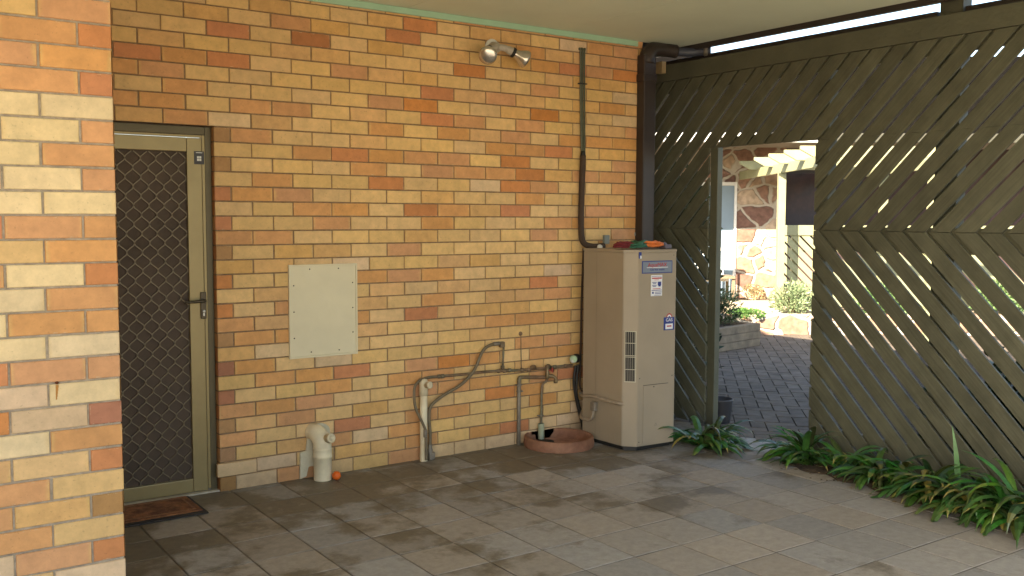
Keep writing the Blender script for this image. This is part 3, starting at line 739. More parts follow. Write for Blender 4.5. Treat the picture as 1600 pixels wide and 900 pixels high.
# ---------------------------------------------------------------- water pipes on the wall
def Z10(x, y, d=-0.03): return W(620 + x / 4.09, 500 + y / 4.09, d)
riser = thing('drain_riser', 'upright cream plastic drain pipe with capped tee left of the garden tap', 'pipe', Z10(175, 880, -.04))
b_ = Z10(172, 885, -.045); t1 = Z10(176, 480, -.045)
g = MB(); g.lathe((b_.x, -.045, -0.01), (0, 0, 1), [(0, .025), (t1.z + .01, .025)], 18); g.build('riser', PVC, riser)
t2 = Z10(176, 400, -.045)
g = MB(); g.lathe((b_.x, -.045, t1.z), (0, 0, 1), [(0, .025), (0, .029), (.09, .029), (.105, .022), (.11, 0)], 18)
g.lathe((b_.x + .0, -.05, t1.z + .068), (.25, -.95, .1), [(0, .02), (.045, .02), (.045, .023), (.06, .023), (.06, .013), (.055, 0)], 16); g.build('capped_tee', PVC, riser)

rr_ = random.Random(2)
wp = thing('copper_water_pipe', 'weathered copper pipe running along the bricks from riser to heater', 'pipe', Z10(640, 325, -.03))
main = [(150, 385), (200, 368), (285, 360), (450, 345), (560, 332), (680, 325), (820, 318), (960, 305), (1120, 288)]
g = MB(); g.tube([Z10(*p) for p in main], 0.0095, 10); g.build('pipe_run', COPPER, wp)
for (x_, y_, l_) in ((270, 361, .02), (292, 360, .02), (650, 327, .018), (690, 325, .025), (720, 322, .018), (800, 320, .02), (845, 318, .02), (1010, 300, .02), (1075, 294, .012)):
    p = Z10(x_, y_); g = MB(); g.lathe(p - Vector((l_ / 2, 0, 0)), (1, 0, .03), [(0, .010), (0, .0145), (l_, .0145), (l_, .010)], 6 if x_ % 4 else 10); g.build('coupling', COPPER, wp)
g = MB(); g.tube([Z10(676, 318), Z10(682, 170)], 0.0075, 8, smooth_path=False); g.build('branch_pipe', COPPER, wp)
p = Z10(672, 155); g = MB(); g.box((p.x - .018, p.y - .014, p.z - .022), (p.x + .018, p.y + .014, p.z + .018), bev=.006); g.build('elbow', COPPER, wp)
p = Z10(676, 302); g = MB(); g.box((p.x - .011, p.y - .011, p.z - .013), (p.x + .011, p.y + .011, p.z + .013), bev=.004); g.build('elbow', COPPER, wp)

hs = thing('rubber_hose', 'long looping grey rubber hose from the upper elbow down to the paving', 'hose', Z10(200, 800, -.04))
g = MB(); g.tube([Z10(*p, -.042) for p in ((660, 150), (600, 160), (555, 190), (530, 240), (505, 300), (470, 355), (400, 420), (300, 480), (235, 530), (210, 570), (206, 640), (213, 720), (213, 800))], 0.0105, 10); g.build('hose_body', HOSE, hs)
g = MB(); p = Z10(640, 152, -.042); g.lathe(p - Vector((.03, 0, 0)), (1, 0, .02), [(0, .011), (0, .014), (.05, .014), (.05, .01)], 8); g.build('hose_clip', GALV, hs)
g = MB(); p = Z10(213, 800, -.042); g.lathe((p.x, p.y, p.z - .05), (0, 0, 1), [(0, .016), (.02, .018), (.03, .013), (.055, .013)], 10); g.box((p.x - .012, p.y - .02, 0), (p.x + .03, p.y + .02, .05), bev=.01); g.build('ground_fitting', GALV, hs)
hs2 = thing('drip_hose', 'thin hose hooked round the top of the cream riser down to the paving', 'hose', Z10(185, 880, -.07))
g = MB(); g.tube([Z10(200, 368, -.034), Z10(150, 385, -.05), Z10(118, 420, -.065), Z10(110, 480, -.075), Z10(120, 560, -.078), Z10(150, 630, -.08), Z10(178, 690, -.08), Z10(185, 740, -.08), Z10(187, 895, -.08)], 0.009, 10); g.build('hose_body', HOSE, hs2)
g = MB(); p = Z10(182, 720, -.08); g.lathe((p.x, p.y, p.z - .03), (0, 0, 1), [(0, .009), (0, .013), (.05, .013), (.05, .009)], 8); g.build('hose_joiner', GALV, hs2)

tap = thing('garden_tap', 'old brass garden tap with red handle over the terracotta drain surround', 'tap', Z10(780, 800, -.03))
g = MB(); g.tube([Z10(778, 800), Z10(781, 380)], 0.0135, 10, smooth_path=False); g.build('upright_pipe', GALV, tap)
g = MB(); g.tube([Z10(781, 400), Z10(785, 372), Z10(800, 366), Z10(860, 366), Z10(950, 366)], [.015, .015, .0125, .0125, .0125], 10); g.build('bent_pipe', COPPER, tap)
for (x_, y_) in ((768, 415), (910, 610), (778, 455)):
    p = Z10(x_ + 8, y_, -.025); g = MB(); g.box((p.x - .02, p.y - .015, p.z - .004), (p.x + .02, p.y + .015, p.z + .004), bev=.001); g.build('pipe_clip', GALV, tap)
g = MB(); g.tube([Z10(958, 372), Z10(955, 392), Z10(935, 408), Z10(926, 440), Z10(924, 550), Z10(922, 690)], 0.0085, 8); g.build('drop_pipe', COPPER, tap)
g = MB(); p = Z10(962, 360, -.045); g.lathe((p.x, p.y, p.z - .02), (0, 0, 1), [(0, .012), (.02, .017), (.045, .015), (.06, .010), (.075, .013), (.09, .007)], 12)
g.tube([p, p + Vector((.03, -.015, .002)), p + Vector((.048, -.03, -.012)), p + Vector((.050, -.032, -.035))], [.013, .012, .011, .011], 10)
g.lathe(p + Vector((.050, -.032, -.028)), (0, 0, -1), [(0, .011), (0, .015), (.02, .015), (.02, .008)], 8)
g.build('tap_body', mat('old_brass', (0.22, 0.16, 0.085), 0.45, 0.3, 25, metal=0.6), tap)
g = MB(); q = p + Vector((.026, -.02, .045)); g.tube([p + Vector((0, 0, .04)), q], .006, 8, smooth_path=False)
g.lathe(q, (.5, -.8, .1), [(0, .005), (0, .019), (.009, .019), (.009, 0)], 10); g.build('red_handle', mat('red_handle', (0.30, 0.05, 0.03), 0.5, 0.2), tap)
for (x_, y_) in ((870, 305), (965, 300)):
    p = Z10(x_, y_, -.04); g = MB(); g.lathe((p.x, p.y + .012, p.z), (0, -1, 0.1), [(0, .012), (.01, .02), (.025, .02), (.03, .012), (.04, .012)], 8); g.box((p.x - .018, p.y - .012, p.z - .012), (p.x + .018, p.y + .014, p.z + .012), bev=.005); g.build('valve', COPPER, tap)
g = MB(); p = Z10(793, 88, -.012); g.lathe((p.x, -.006, p.z), (0, -1, 0), [(0, .016), (.006, .014), (.010, 0)], 10)
g.tube([Z10(793, 95, -.012), Z10(794, 200, -.012), Z10(796, 310, -.014)], .003, 6)
w_ = g.build('earth_wire', COPPER); tag(w_, 'thin earth wire hanging from a stud on the bricks above the tap', 'wire')

# terracotta drain surround
bowl = thing('drain_surround', 'round terracotta drain surround on the paving under the garden tap', 'drain', (4.10, -0.17, 0))
g = MB(); g.lathe((4.10, -0.20, 0), (0, 0, 1), [(0, .243), (.02, .248), (.066, .242), (.073, .236), (.071, .222), (.05, .214), (.012, .205), (.012, 0)], 40)
for v in g.bm.verts:
    if v.co.y > -0.012: v.co.y = -0.012
g.build('surround_ring', TERRA, bowl)
g = MB(); g.lathe((4.06, -0.10, 0.013), (0, 0, 1), [(0, .06), (.002, .06), (.002, 0)], 20); g.build('drain_grate', mat('dark_grate', (0.04, 0.035, 0.03), 0.8, 0.3), bowl)
p = Z10(922, 735, -.04); g = MB(); g.lathe((p.x, -.04, .02), (0, 0, 1), [(0, .022), (.11, .022), (.11, .018)], 14); g.build('pipe_sleeve', mat('green_grey_pvc', (0.30, 0.33, 0.23), 0.6, 0.1), bowl)

# fallen dry leaves
LEAFDRY = mat('dry_leaf', (0.10, 0.06, 0.03), 0.9, 0.3, 30)
for (x_, y_, s_) in ((698, 784, .6), (715, 778, .5), (850, 792, .8), (1030, 786, 1.0), (1052, 782, .9), (808, 620, .5)):
    p = G(620 + x_ / 4.09, 500 + y_ / 4.09); 
    if y_ < 700: continue
    g = MB(); a = rr_.uniform(0, 3); L_ = .03 * s_
    for sgn in (1, -1):
        g.face([(p.x, p.y, .004), (p.x + L_ * .5 * math.cos(a + .5 * sgn), p.y + L_ * .5 * math.sin(a + .5 * sgn), .012), (p.x + L_ * math.cos(a), p.y + L_ * math.sin(a), .006)])
    o = g.build('fallen_leaf', LEAFDRY); tag(o, {698: 'tiny brown leaf furthest left of the terracotta drain surround', 715: 'tiny brown leaf just below the left rim of the drain surround', 850: 'small brown leaf in front of the middle of the drain surround', 1030: 'larger dry leaf at the front right of the drain surround', 1052: 'dry leaf closest to the heater beside the drain surround'}[x_], 'leaf', 'fallen leaves by the drain')

# round control with gas line and black hoses, left of the heater
gp = thing('pressure_valve', 'round green and black valve on the bricks beside the heater', 'valve', Z10(1140, 252, -.05))
p = Z10(1128, 250, -.055); g = MB(); g.lathe((p.x, p.y, p.z), (-.55, -.8, .1), [(-.01, .02), (0, .028), (.018, .028), (.022, .02), (.022, 0)], 18); g.build('green_cap', mat('pale_green_plastic', (0.33, 0.46, 0.26), 0.5, 0.25, 40, c2=(0.55, 0.5, 0.45)), gp)
p = Z10(1150, 245, -.045); g = MB(); g.lathe((p.x, p.y + .02, p.z), (.1, -1, 0), [(0, .03), (.02, .033), (.035, .028), (.036, 0)], 16); g.build('black_body', BLACK, gp)
for k, pts in enumerate((((1145, 290), (1132, 370), (1138, 460), (1158, 560), (1180, 650), (1195, 730)), ((1160, 285), (1150, 380), (1148, 470), (1170, 570), (1195, 670), (1213, 775)))):
    g = MB(); g.tube([Z10(*p, -.05 - .012 * k) for p in pts], 0.0095, 8); o = g.build('black_hose', BLACK, gp)

lag = thing('lagged_pipe', 'dark brown foam lagged pipe bending from the wall onto the heater top', 'pipe', W(908, 300, -.04))
g = MB(); g.tube([W(911, 243, -.04), W(909, 300, -.04), W(908, 355, -.04), W(911, 378, -.05), W(925, 385, -.08), W(944, 384, -.10)], 0.0215, 12); g.build('foam_sleeve', LAGGING, lag)
g = MB(); g.tube([W(911, 243, -.04), W(911, 236, -.04)], [.02, .013], 10, smooth_path=False); g.build('sleeve_end', BLACK, lag)
p = W(939, 386, -.13); g = MB(); g.lathe((p.x - .01, p.y, p.z), (-.6, -.8, 0), [(-.02, .019), (.01, .019), (.012, 0)], 14); g.build('white_end_cap', WHITEP, lag)
p = W(947, 377, -.10); g = MB(); g.box((p.x - .025, p.y - .012, p.z - .02), (p.x + .025, p.y + .012, p.z + .045), bev=.005); g.build('grey_valve', mat('grey_green_plastic', (0.20, 0.21, 0.18), .5, .1), lag)
cb = thing('cable_bundle', 'bundle of dull green cables strapped up the bricks above the lagged pipe', 'cables', W(911, 75, -.02))
for k in range(4):
    a = (k - 1.5) * .0105
    t_ = W(910, 76, -.02); b0 = W(911, 242, -.03)
    g = MB(); y_ = -.018 - .007 * (k % 2)
    g.tube([(t_.x + a * 1.3, .004, t_.z - .012), (t_.x + a * 1.3, y_, t_.z), (t_.x + a, y_, t_.z - .06), (t_.x * .5 + b0.x * .5 + a + rr_.uniform(-.003, .003), y_, (t_.z + b0.z) / 2), (b0.x + a * .7, y_ - .01, b0.z - .03)], .006, 8)
    g.build('cable', CABLE if k % 2 else mat('grey_green_cable', (0.12, 0.125, 0.085), .5, .2, 20), cb)
for yy in (131,):
    p = W(910, yy, -.02); g = MB(); g.box((p.x - .034, -.035, p.z - .004), (p.x + .034, -.007, p.z + .004), bev=.001); g.build('strap', BLACK, cb)

# gas / water lines between wall and heater
fp = thing('heater_supply_pipe', 'thin grey pipes dropping beside the heater and looping into its left side', 'pipe', W(908, 600, -.04))
g = MB(); g.tube([W(912, 388, -.045), W(909, 470, -.045), W(907, 560, -.045), W(906, 600, -.045), W(911, 615, -.06)], 0.008, 8); g.build('drop_pipe', LAGGING, fp)
g = MB(); g.tube([(4.475, -.05, .335), (4.44, -.08, .322), (4.36, -.14, .318), (4.322, -.2, .325), (4.325, -.3, .338), (4.335, -.42, .327), (4.352, -.54, .322), (4.40, -.585, .322)], 0.011, 10); g.build('flow_pipe', mat('beige_pipe', (0.30, 0.24, 0.17), .55, .2, 20), fp)
g = MB(); g.lathe((4.36, -.13, .318), (-.5, -.8, 0), [(-.04, .012), (-.035, .02), (.0, .02), (.004, .014), (.03, .014)], 8); g.build('union_nut', GALV, fp)
g = MB(); g.tube([(4.475, -.05, .25), (4.40, -.09, .19), (4.325, -.17, .165), (4.322, -.25, .165), (4.324, -.29, .19), (4.326, -.30, .26)], 0.012, 10)
g.build('trap_pipe', MATS['beige_pipe'], fp)
g = MB(); g.box((4.312, -.325, .235), (4.346, -.280, .30), bev=.008); g.build('inlet_fitting', GALV, fp)

# ---------------------------------------------------------------- water heater
wh = thing('water_heater', 'tall beige outdoor gas water heater standing in the brick corner', 'water heater', (4.58, -0.42, 0))
HP = [(4.345, -.155), (4.360, -.565), (4.428, -.640), (4.752, -.662), (4.815, -.60), (4.815, -.155)]
def inset(P, d):
    c_ = Vector((sum(p[0] for p in P) / len(P), sum(p[1] for p in P) / len(P)))
    return [tuple(Vector(p) + (c_ - Vector(p)).normalized() * d) for p in P]
g = MB(); g.prism(HP, 0.030, 1.355, bev=0.004); g.build('casing', BEIGE, wh)
g = MB(); g.prism(inset(HP, -0.004), 1.356, 1.374, bev=0.003); g.build('lid', BEIGE, wh)
g = MB(); g.prism(inset(HP, .025), 0.0, 0.0295); g.build('gap_shade_base', BLACK, wh)  # black base puts in the shade of the gap under the casing
A = Vector((4.360, -.565, 0)); Bc = Vector((4.428, -.640, 0)); cdir = (Bc - A).normalized(); cn = Vector((cdir.y, -cdir.x, 0)).normalized()
if cn.y > 0: cn = -cn
cw = (Bc - A).length
g = MB()
def cbox(g, s0, s1, z0, z1, d0, d1, bev=0): g.obox(A + cdir * s0 + cn * d0 + Vector((0, 0, z0)), cdir * (s1 - s0), cn * (d1 - d0), (0, 0, z1 - z0), bev=bev)
GZ0, GZ1 = 0.475, 0.825
cbox(g, .012, .016, GZ0, GZ1, .0005, .006, .0008); cbox(g, .086, .092, GZ0, GZ1, .0005, .006, .0008)
cbox(g, .0165, .0855, GZ0, GZ0 + .005, .0005, .006, .0008); cbox(g, .0165, .0855, GZ1 - .005, GZ1, .0005, .006, .0008)
for z_ in (.56, .645, .655, .74): cbox(g, .0165, .0855, z_, z_ + .004, .0005, .006, .0008)
gr = g.build('flue_grille', mat('pale_cream_enamel', (0.50, 0.46, 0.34), .4, .05), wh)
g = MB(); cbox(g, .017, .085, GZ0 + .006, GZ1 - .006, .0002, .001); g.build('grille_shade_sheet', mat('grille_dark', (0.03, 0.026, 0.022), .7, .2), gr)  # dark sheet puts in the shade behind the bars
g = MB()
for k in range(5): s_ = .0205 + k * .0145; cbox(g, s_, s_ + .004, GZ0 + .006, GZ1 - .006, .0015, .005)
g.build('grille_bar', mat('grey_bar', (0.22, 0.20, 0.16), .4, .05), gr)
# front face frame
F0 = Vector((4.428, -.640, 0)); F1 = Vector((4.752, -.662, 0)); fd = (F1 - F0).normalized(); fn = Vector((fd.y, -fd.x, 0))
if fn.y > 0: fn = -fn
def fs(px, py):   # distance along the front face and height, measured in the photo
    d = right * (px - 800) + down * (py - 450) + fwd * FPX
    t = (F0 - CAM).dot(fn) / d.dot(fn); p = CAM + d * t
    return (p - F0).dot(fd), p.z
def fbox(g, s0, s1, z0, z1, d0, d1, bev=0, m=0): g.obox(F0 + fd * s0 + fn * d0 + Vector((0, 0, z0)), fd * (s1 - s0), fn * (d1 - d0), (0, 0, z1 - z0), m=m, bev=bev)
s0, z1 = fs(1005, 603); s1, _ = fs(1044, 600)
g = MB(); fbox(g, s0, s1, .045, z1, .0008, .004, .0012); pn = g.build('service_panel', BEIGE, wh)
g = MB(); fbox(g, s0, s1, z1 + .0005, z1 + .004, -.0008, .0012)
g.lathe(F0 + fd * ((s0 + s1) / 2 - .02) + Vector((0, 0, z1 - .012)) + fn * .004, fn, [(0, .005), (.002, .004), (.0025, 0)], 8); g.build('panel_screw', mat('panel_gap', (0.06, 0.05, 0.04), .8), pn)
TRI = mat('grey_print', (0.16, 0.14, 0.11), .7, .0)
s_, z_ = fs(1024, 663); g = MB()
for k in range(3):
    a0 = math.pi / 2 + k * 2.094; a1 = a0 + 2.094
    P0 = F0 + fd * (s_ + .012 * math.cos(a0)) + Vector((0, 0, z_ + .012 * math.sin(a0))) + fn * .0045; P1 = F0 + fd * (s_ + .012 * math.cos(a1)) + Vector((0, 0, z_ + .012 * math.sin(a1))) + fn * .0045
    g.tube([P0, P1], .0007, 5, smooth_path=False)
g.build('warning_triangle', TRI, pn)
for (s_, z_) in ((.02, 1.335), (.305, 1.335), (.02, .50), (.305, .50), (.02, .06), (.305, .06)):
    g = MB(); g.lathe(F0 + fd * s_ + Vector((0, 0, z_)), fn, [(0, .0045), (.0015, .004), (.0022, 0)], 8); g.build('casing_screw', MATS['dull_screw'], wh)
# brand badge
def badge(px0, py0, px1, py1, name, m, d=.003):
    a, zt = fs(px0, py0); b, zb = fs(px1, py1)
    g = MB(); fbox(g, a, b, zb, zt, .0006, d, .0006); return g.build(name, m, wh), a, b, zb, zt
BLUEP = mat('blue_print', (0.03, 0.05, 0.22), .4, .0); REDP = mat('red_print', (0.42, 0.03, 0.03), .4, .0); GREYP = mat('grey_badge', (0.19, 0.22, 0.27), .4, .05)
WHP = mat('white_print', (0.72, 0.72, 0.72), .5, .0)
bd, a, b, zb, zt = badge(1003, 408, 1050, 426, 'brand_badge', BLUEP)
g = MB(); fbox(g, a + .006, b - .006, zb + .006, zt - .006, .0031, .0036); g.build('badge_field', GREYP, bd)
mid = (a + b) / 2; hh = zt - zb
text_mesh('lettering', 'AquaMAX', hh * .46, F0 + fd * mid + fn * .0042 + Vector((0, 0, zb + hh * .66)), fd, (0, 0, 1), REDP, bd)
g = MB(); fbox(g, a + .04, b - .04, zb + hh * .44, zb + hh * .49, .0037, .0041); g.build('white_rule', WHP, bd)
text_mesh('lettering', 'Gas hot water', hh * .26, F0 + fd * mid + fn * .0042 + Vector((0, 0, zb + hh * .30)), fd, (0, 0, 1), BLUEP, bd)
# white notice
bd, a, b, zb, zt = badge(1017, 430, 1034, 462, 'notice_sticker', WHP)
hh = zt - zb; ww = b - a
def lines(name, m, L):
    g = MB()
    for (x0, x1, z_, t) in L: fbox(g, a + ww * x0, a + ww * x1, zb + hh * z_, zb + hh * (z_ + t), .0031, .0036)
    g.build(name, m, bd)
lines('blue_text_line', BLUEP, [(.1, .5, .64, .03), (.15, .45, .58, .03), (.1, .5, .5, .03), (.15, .45, .44, .03), (.05, .95, .93, .02), (.05, .95, .26, .03), (.1, .25, .11, .1), (.35, .95, .17, .03), (.35, .9, .1, .03), (.3, .9, .03, .02), (.6, .9, .5, .18), (.66, .86, .45, .05)])
for t_l in ((.08, .95, .82, .06), (.3, .7, .76, .02), (.15, .85, .33, .03)): lines('red_text_line', REDP, [t_l])
# gas rating sticker
bd, a, b, zb, zt = badge(1037, 496, 1053, 515, 'rating_sticker', BLUEP)
hh = zt - zb; ww = b - a
text_mesh('lettering', 'GAS', hh * .36, F0 + fd * ((a + b) / 2) + fn * .0036 + Vector((0, 0, zb + hh * .78)), fd, (0, 0, 1), WHP, bd)
g = MB(); fbox(g, a + ww * .15, b - ww * .15, zb + hh * .08, zb + hh * .5, .0031, .0036); g.build('white_box', WHP, bd)
g = MB(); fbox(g, a + ww * .28, b - ww * .28, zb + hh * .26, zb + hh * .36, .0037, .0041); g.build('red_figure', REDP, bd)
g = MB(); cp = F0 + fd * ((a + b) / 2 + .002) + Vector((0, 0, zt)) + fn * .0014
for r1, nm, mm in ((.026, 'arc', REDP), (.018, 'arc', WHP), (.008, 'arc', BLUEP)):
    g = MB(); pts = [cp + fd * r1 * math.cos(math.pi * k / 12) + Vector((0, 0, 1)) * r1 * math.sin(math.pi * k / 12) for k in range(13)]
    g.face([p + fn * (.0003 + .0003 * (26 - r1 * 1000) / 8) for p in pts]); g.build('rating_arc', mm, bd)
bd, a, b, zb, zt = badge(998, 394, 1002, 404, 'small_label', BLUEP); g = MB(); fbox(g, a + (b - a) * .45, b, zb, zb + (zt - zb) * .45, .0031, .0036); g.build('label_patch', WHP, bd)
g = MB(); g.lathe(Vector((4.398, -.600, .322)), cn, [(-.002, .013), (.004, .015), (.004, .009), (.0045, 0)], 16); g.build('pipe_grommet', BLACK, wh)
g = MB(); g.obox(Vector((4.3445, -.30, .035)), Vector((.0018, -.045, 0)) * 0.04 + Vector((-.001, 0, 0)), (0.0001, -.0012, 0), (0, 0, 1.31)); g.build('casing_seam', mat('seam_shadow', (0.20, 0.17, 0.13), .7), wh)

# coiled straps and ropes left on top of the heater
TZ = 1.376
def rope(name, label, cat, cx, cy, ra, rb, n, r, m, rot=0, z=TZ, rnd=1):
    q = random.Random(rnd); pts = []
    for k in range(n * 10 + 1):
        a = 2 * math.pi * k / 10; f = 1 - .07 * (k / 10) + q.uniform(-.22, .22)
        x_ = ra * f * math.cos(a); y_ = rb * f * math.sin(a)
        pts.append((cx + x_ * math.cos(rot) - y_ * math.sin(rot), cy + x_ * math.sin(rot) + y_ * math.cos(rot), z + r + (k / 10) * r * 0.7 + q.uniform(0, r * 1.8)))
    g = MB(); g.tube(pts, r, 8, sub=3); o = g.build(name, m); tag(o, label, cat)
rope('red_rope', 'dark red coiled rope on the left of the heater top', 'rope', 4.47, -.45, .085, .055, 6, .0075, mat('dark_red_rope', (0.16, 0.018, 0.022), .8, .3, 60, .5, 200), rnd=3)
rope('green_hose', 'green garden hose loop on the middle of the heater top', 'hose', 4.585, -.47, .11, .07, 6, .008, mat('green_hose', (0.03, 0.12, 0.065), .5, .15, 20), rot=.4, rnd=5)
rope('orange_strap', 'bright orange coiled cord on the right of the heater top', 'cord', 4.665, -.51, .10, .06, 6, .007, mat('orange_cord', (0.62, 0.16, 0.03), .6, .2, 40), rot=-.2, z=TZ + .004, rnd=8)
g = MB(); g.box((4.73, -.58, TZ), (4.79, -.50, TZ + .03), bev=.008); g.tube([(4.7, -.5, TZ + .02), (4.76, -.54, TZ + .035), (4.80, -.50, TZ + .012)], .010, 8)
tag(g.build('plug_end', mat('mauve_grey_plastic', (0.13, 0.11, 0.13), .5, .1)), 'grey plug end at the right edge of the heater top', 'plug')

# ---------------------------------------------------------------- floodlight
fl = thing('floodlight', 'old twin silver floodlight fixed high on the brick wall', 'light', W(767, 76, -.01))
bp = W(768, 74, 0)
g = MB(); g.lathe((bp.x, -.004, bp.z), (0, -1, 0), [(0, .055), (.008, .055), (.014, .05), (.014, 0)], 24); g.build('mounting_plate', WHITEP, fl)
OLDP = mat('stained_white_paint', (0.42, 0.38, 0.31), .55, .25, 18)
g = MB(); g.lathe((bp.x, -.016, bp.z - .005), (0, -1, -.1), [(0, .038), (.045, .036), (.06, .025), (.062, 0)], 18); hub = g.build('hub', OLDP, fl)
def lampunit(p0, p1, d, label=None):
    p0, p1, d = Vector(p0), Vector(p1), Vector(d).normalized()
    g = MB(); g.tube([p0, (p0 + p1) / 2 + Vector((0, -.01, .004)), p1], [.021, .023, .02], 12)
    g.lathe(p1 - d * .02, d, [(0, .018), (.01, .026), (.045, .028)], 16); arm = g.build('arm', OLDP, fl)
    g = MB(); g.lathe(p1 + d * .022, d, [(0, .028), (.002, .034), (.02, .034), (.022, .028)], 18); g.build('gasket', BLACK, arm)
    g = MB(); g.lathe(p1 + d * .042, d, [(0, .026), (.03, .036), (.065, .056), (.08, .0600), (.092, .0595), (.100, .05), (.106, .032), (.109, .012), (.110, 0)], 24)
    g.build('lamp', SILVER, fl)
c0 = Vector((bp.x, -.07, bp.z - .01))
lampunit(c0, c0 + Vector((-.085, -.03, -.025)), (-.55, -.70, -.45))
lampunit(c0, c0 + Vector((.085, -.015, -.012)), (.86, -.25, -.42))

# ---------------------------------------------------------------- plants along the fence
LEAFG = mat('strap_leaf_green', (0.055, 0.125, 0.022), 0.38, 0.35, 9, spec=0.45, attr=True)
def strap_plant(x, y, n, L0, label, seed, z0=0.0, spread=1.0, bias=None):
    q = random.Random(seed); g = MB(); g.colors()
    for k in range(int(n * 1.9)):
        a = q.uniform(0, 2 * math.pi)
        if bias is not None and q.random() < .5: a = bias + q.uniform(-.9, .9)
        L = L0 * q.uniform(.5, 1.18); w = q.uniform(.011, .019); el = q.uniform(.5, 1.3); droop = q.uniform(1.3, 2.9)
        old = q.random() < .03
        base = (0.20, 0.17, 0.035) if old else (0.034 * q.uniform(.7, 1.7), 0.098 * q.uniform(.6, 1.4), 0.018 * q.uniform(.6, 1.6))
        p = Vector((x + q.uniform(-.05, .05), y + q.uniform(-.08, .08), z0 - .01)); ang = el; N = 9; step = L / N
        side = Vector((-math.sin(a), math.cos(a), 0)); prevL = prevR = prevM = None
        tw = q.uniform(-.4, .4)
        for i in range(N + 1):
            t = i / N; ww = w * (0.55 + 1.0 * math.sin(math.pi * min(1, t * .75 + .18))) * (1 if t < .75 else (1 - t) / .25 * .9 + .05)
            ang2 = el - droop * t ** 1.5
            d = Vector((math.cos(a) * math.cos(ang2), math.sin(a) * math.cos(ang2), math.sin(ang2)))
            nrm = side.cross(d).normalized(); sd_ = (side * math.cos(tw * t) + nrm * math.sin(tw * t))
            Lf = p - sd_ * ww + nrm * ww * .35; Rt = p + sd_ * ww + nrm * ww * .35; M_ = p.copy()
            for v in (Lf, Rt, M_): v.z = max(v.z, z0 + .006)
            tip = max(0, (t - .82) / .18) if q.random() < .3 else 0
            g.tint = tuple(base[c] * (1 - tip * .6) + (0.30, 0.22, 0.06)[c] * tip * .6 for c in range(3))
            if prevL is not None:
                g.face([prevL, prevM, M_, Lf], smooth=True); g.face([prevM, prevR, Rt, M_], smooth=True)
            prevL, prevR, prevM = Lf, Rt, M_
            p = p + d * step
    o = g.build('strappy_plant', LEAFG, recalc=False)
    tag(o, label, 'plant', 'strappy plants along the fence'); return o
strap_plant(4.93, -.79, 46, .36, 'green strap leaved clump at the foot of the heater beside the doorway', 1, bias=-1.2)
strap_plant(5.13, -1.50, 40, .40, 'strap leaved plant at the right side of the doorway gap', 2, bias=2.6)
strap_plant(5.20, -1.78, 26, .30, 'low sparse strap leaved plant just right of the doorway clump', 3)
strap_plant(5.14, -2.06, 34, .36, 'strap leaved plant in the middle of the bed under the slats', 4, bias=3.3)
strap_plant(5.10, -2.38, 38, .42, 'dense strap leaved plant right of the middle of the bed', 5, bias=3.3)
strap_plant(5.03, -2.66, 44, .44, 'large strap leaved plant near the right edge with a tall upright leaf', 6, bias=3.4)
strap_plant(5.02, -2.95, 46, .46, 'rightmost visible strap leaved plant drooping over the paving', 7, bias=3.4)
strap_plant(5.0, -3.3, 40, .44, 'strap leaved plant partly cut off by the right edge of the picture', 8, bias=3.4)
g = MB(); g.colors(); q = random.Random(9); p0 = Vector((5.16, -2.52, 0))
for k in range(10):
    t = k / 10; t2 = (k + 1) / 10; w0 = .016 * (1 - t ** 3); w1 = .016 * (1 - t2 ** 3) + .0005; g.tint = (.05, .15, .03)
    a_ = p0 + Vector((0, .05 * t * t, .42 * t)); b2 = p0 + Vector((0, .05 * t2 * t2, .42 * t2)); s__ = Vector((.5, -.8, 0)).normalized()
    g.face([a_ - s__ * w0, a_ + s__ * w0, b2 + s__ * w1, b2 - s__ * w1], smooth=True)
tag(g.build('upright_leaf_plant', LEAFG, recalc=False), 'single tall upright leaf in front of the slats at the right', 'plant')
# soil and leaf litter bed
g = MB(); q = random.Random(4); nx, ny = 10, 46
hts = [[0.0] * (ny + 1) for _ in range(nx + 1)]
for i in range(nx + 1):
    for j in range(ny + 1):
        e = 4.98 + .03 * math.sin(j * 1.3) - .10 * j / ny
        x_ = e + (5.425 - e) * i / nx; y_ = -1.42 - 2.6 * j / ny
        hts[i][j] = (x_, y_, (.001 if i == 0 else .006 + q.uniform(0, .010)))
for i in range(nx):
    for j in range(ny): g.face([hts[i][j], hts[i + 1][j], hts[i + 1][j + 1], hts[i][j + 1]], smooth=True)
tag(g.build('garden_soil', mat('leaf_litter_soil', (0.075, 0.052, 0.032), .95, .5, 40, 1.0, 90), recalc=False), kind='structure')
LIT = mat('litter_leaf', (0.16, 0.11, 0.06), .9, .3, 20, attr=True)
g = MB(); g.colors()
for k in range(420):
    y_ = q.uniform(-3.9, -1.42); x_ = q.uniform(4.95, 5.38); a = q.uniform(0, 6.28); L_ = q.uniform(.012, .04); w_ = L_ * .25
    if k % 5 == 0: x_ = q.uniform(4.8, 5.0)
    b0 = q.uniform(.5, 1.4); g.tint = (.17 * b0, .12 * b0, .06 * b0)
    d = Vector((math.cos(a), math.sin(a), 0)); s__ = Vector((-d.y, d.x, 0)); p = Vector((x_, y_, q.uniform(.014, .024) if x_ > 5.0 else .006))
    g.face([p, p + d * L_ * .5 + s__ * w_ + Vector((0, 0, .004)), p + d * L_, p + d * L_ * .5 - s__ * w_])
tag(g.build('leaf_litter', LIT, recalc=False), 'dry leaf litter scattered in the bed below the fence', 'leaf litter', kind='stuff')

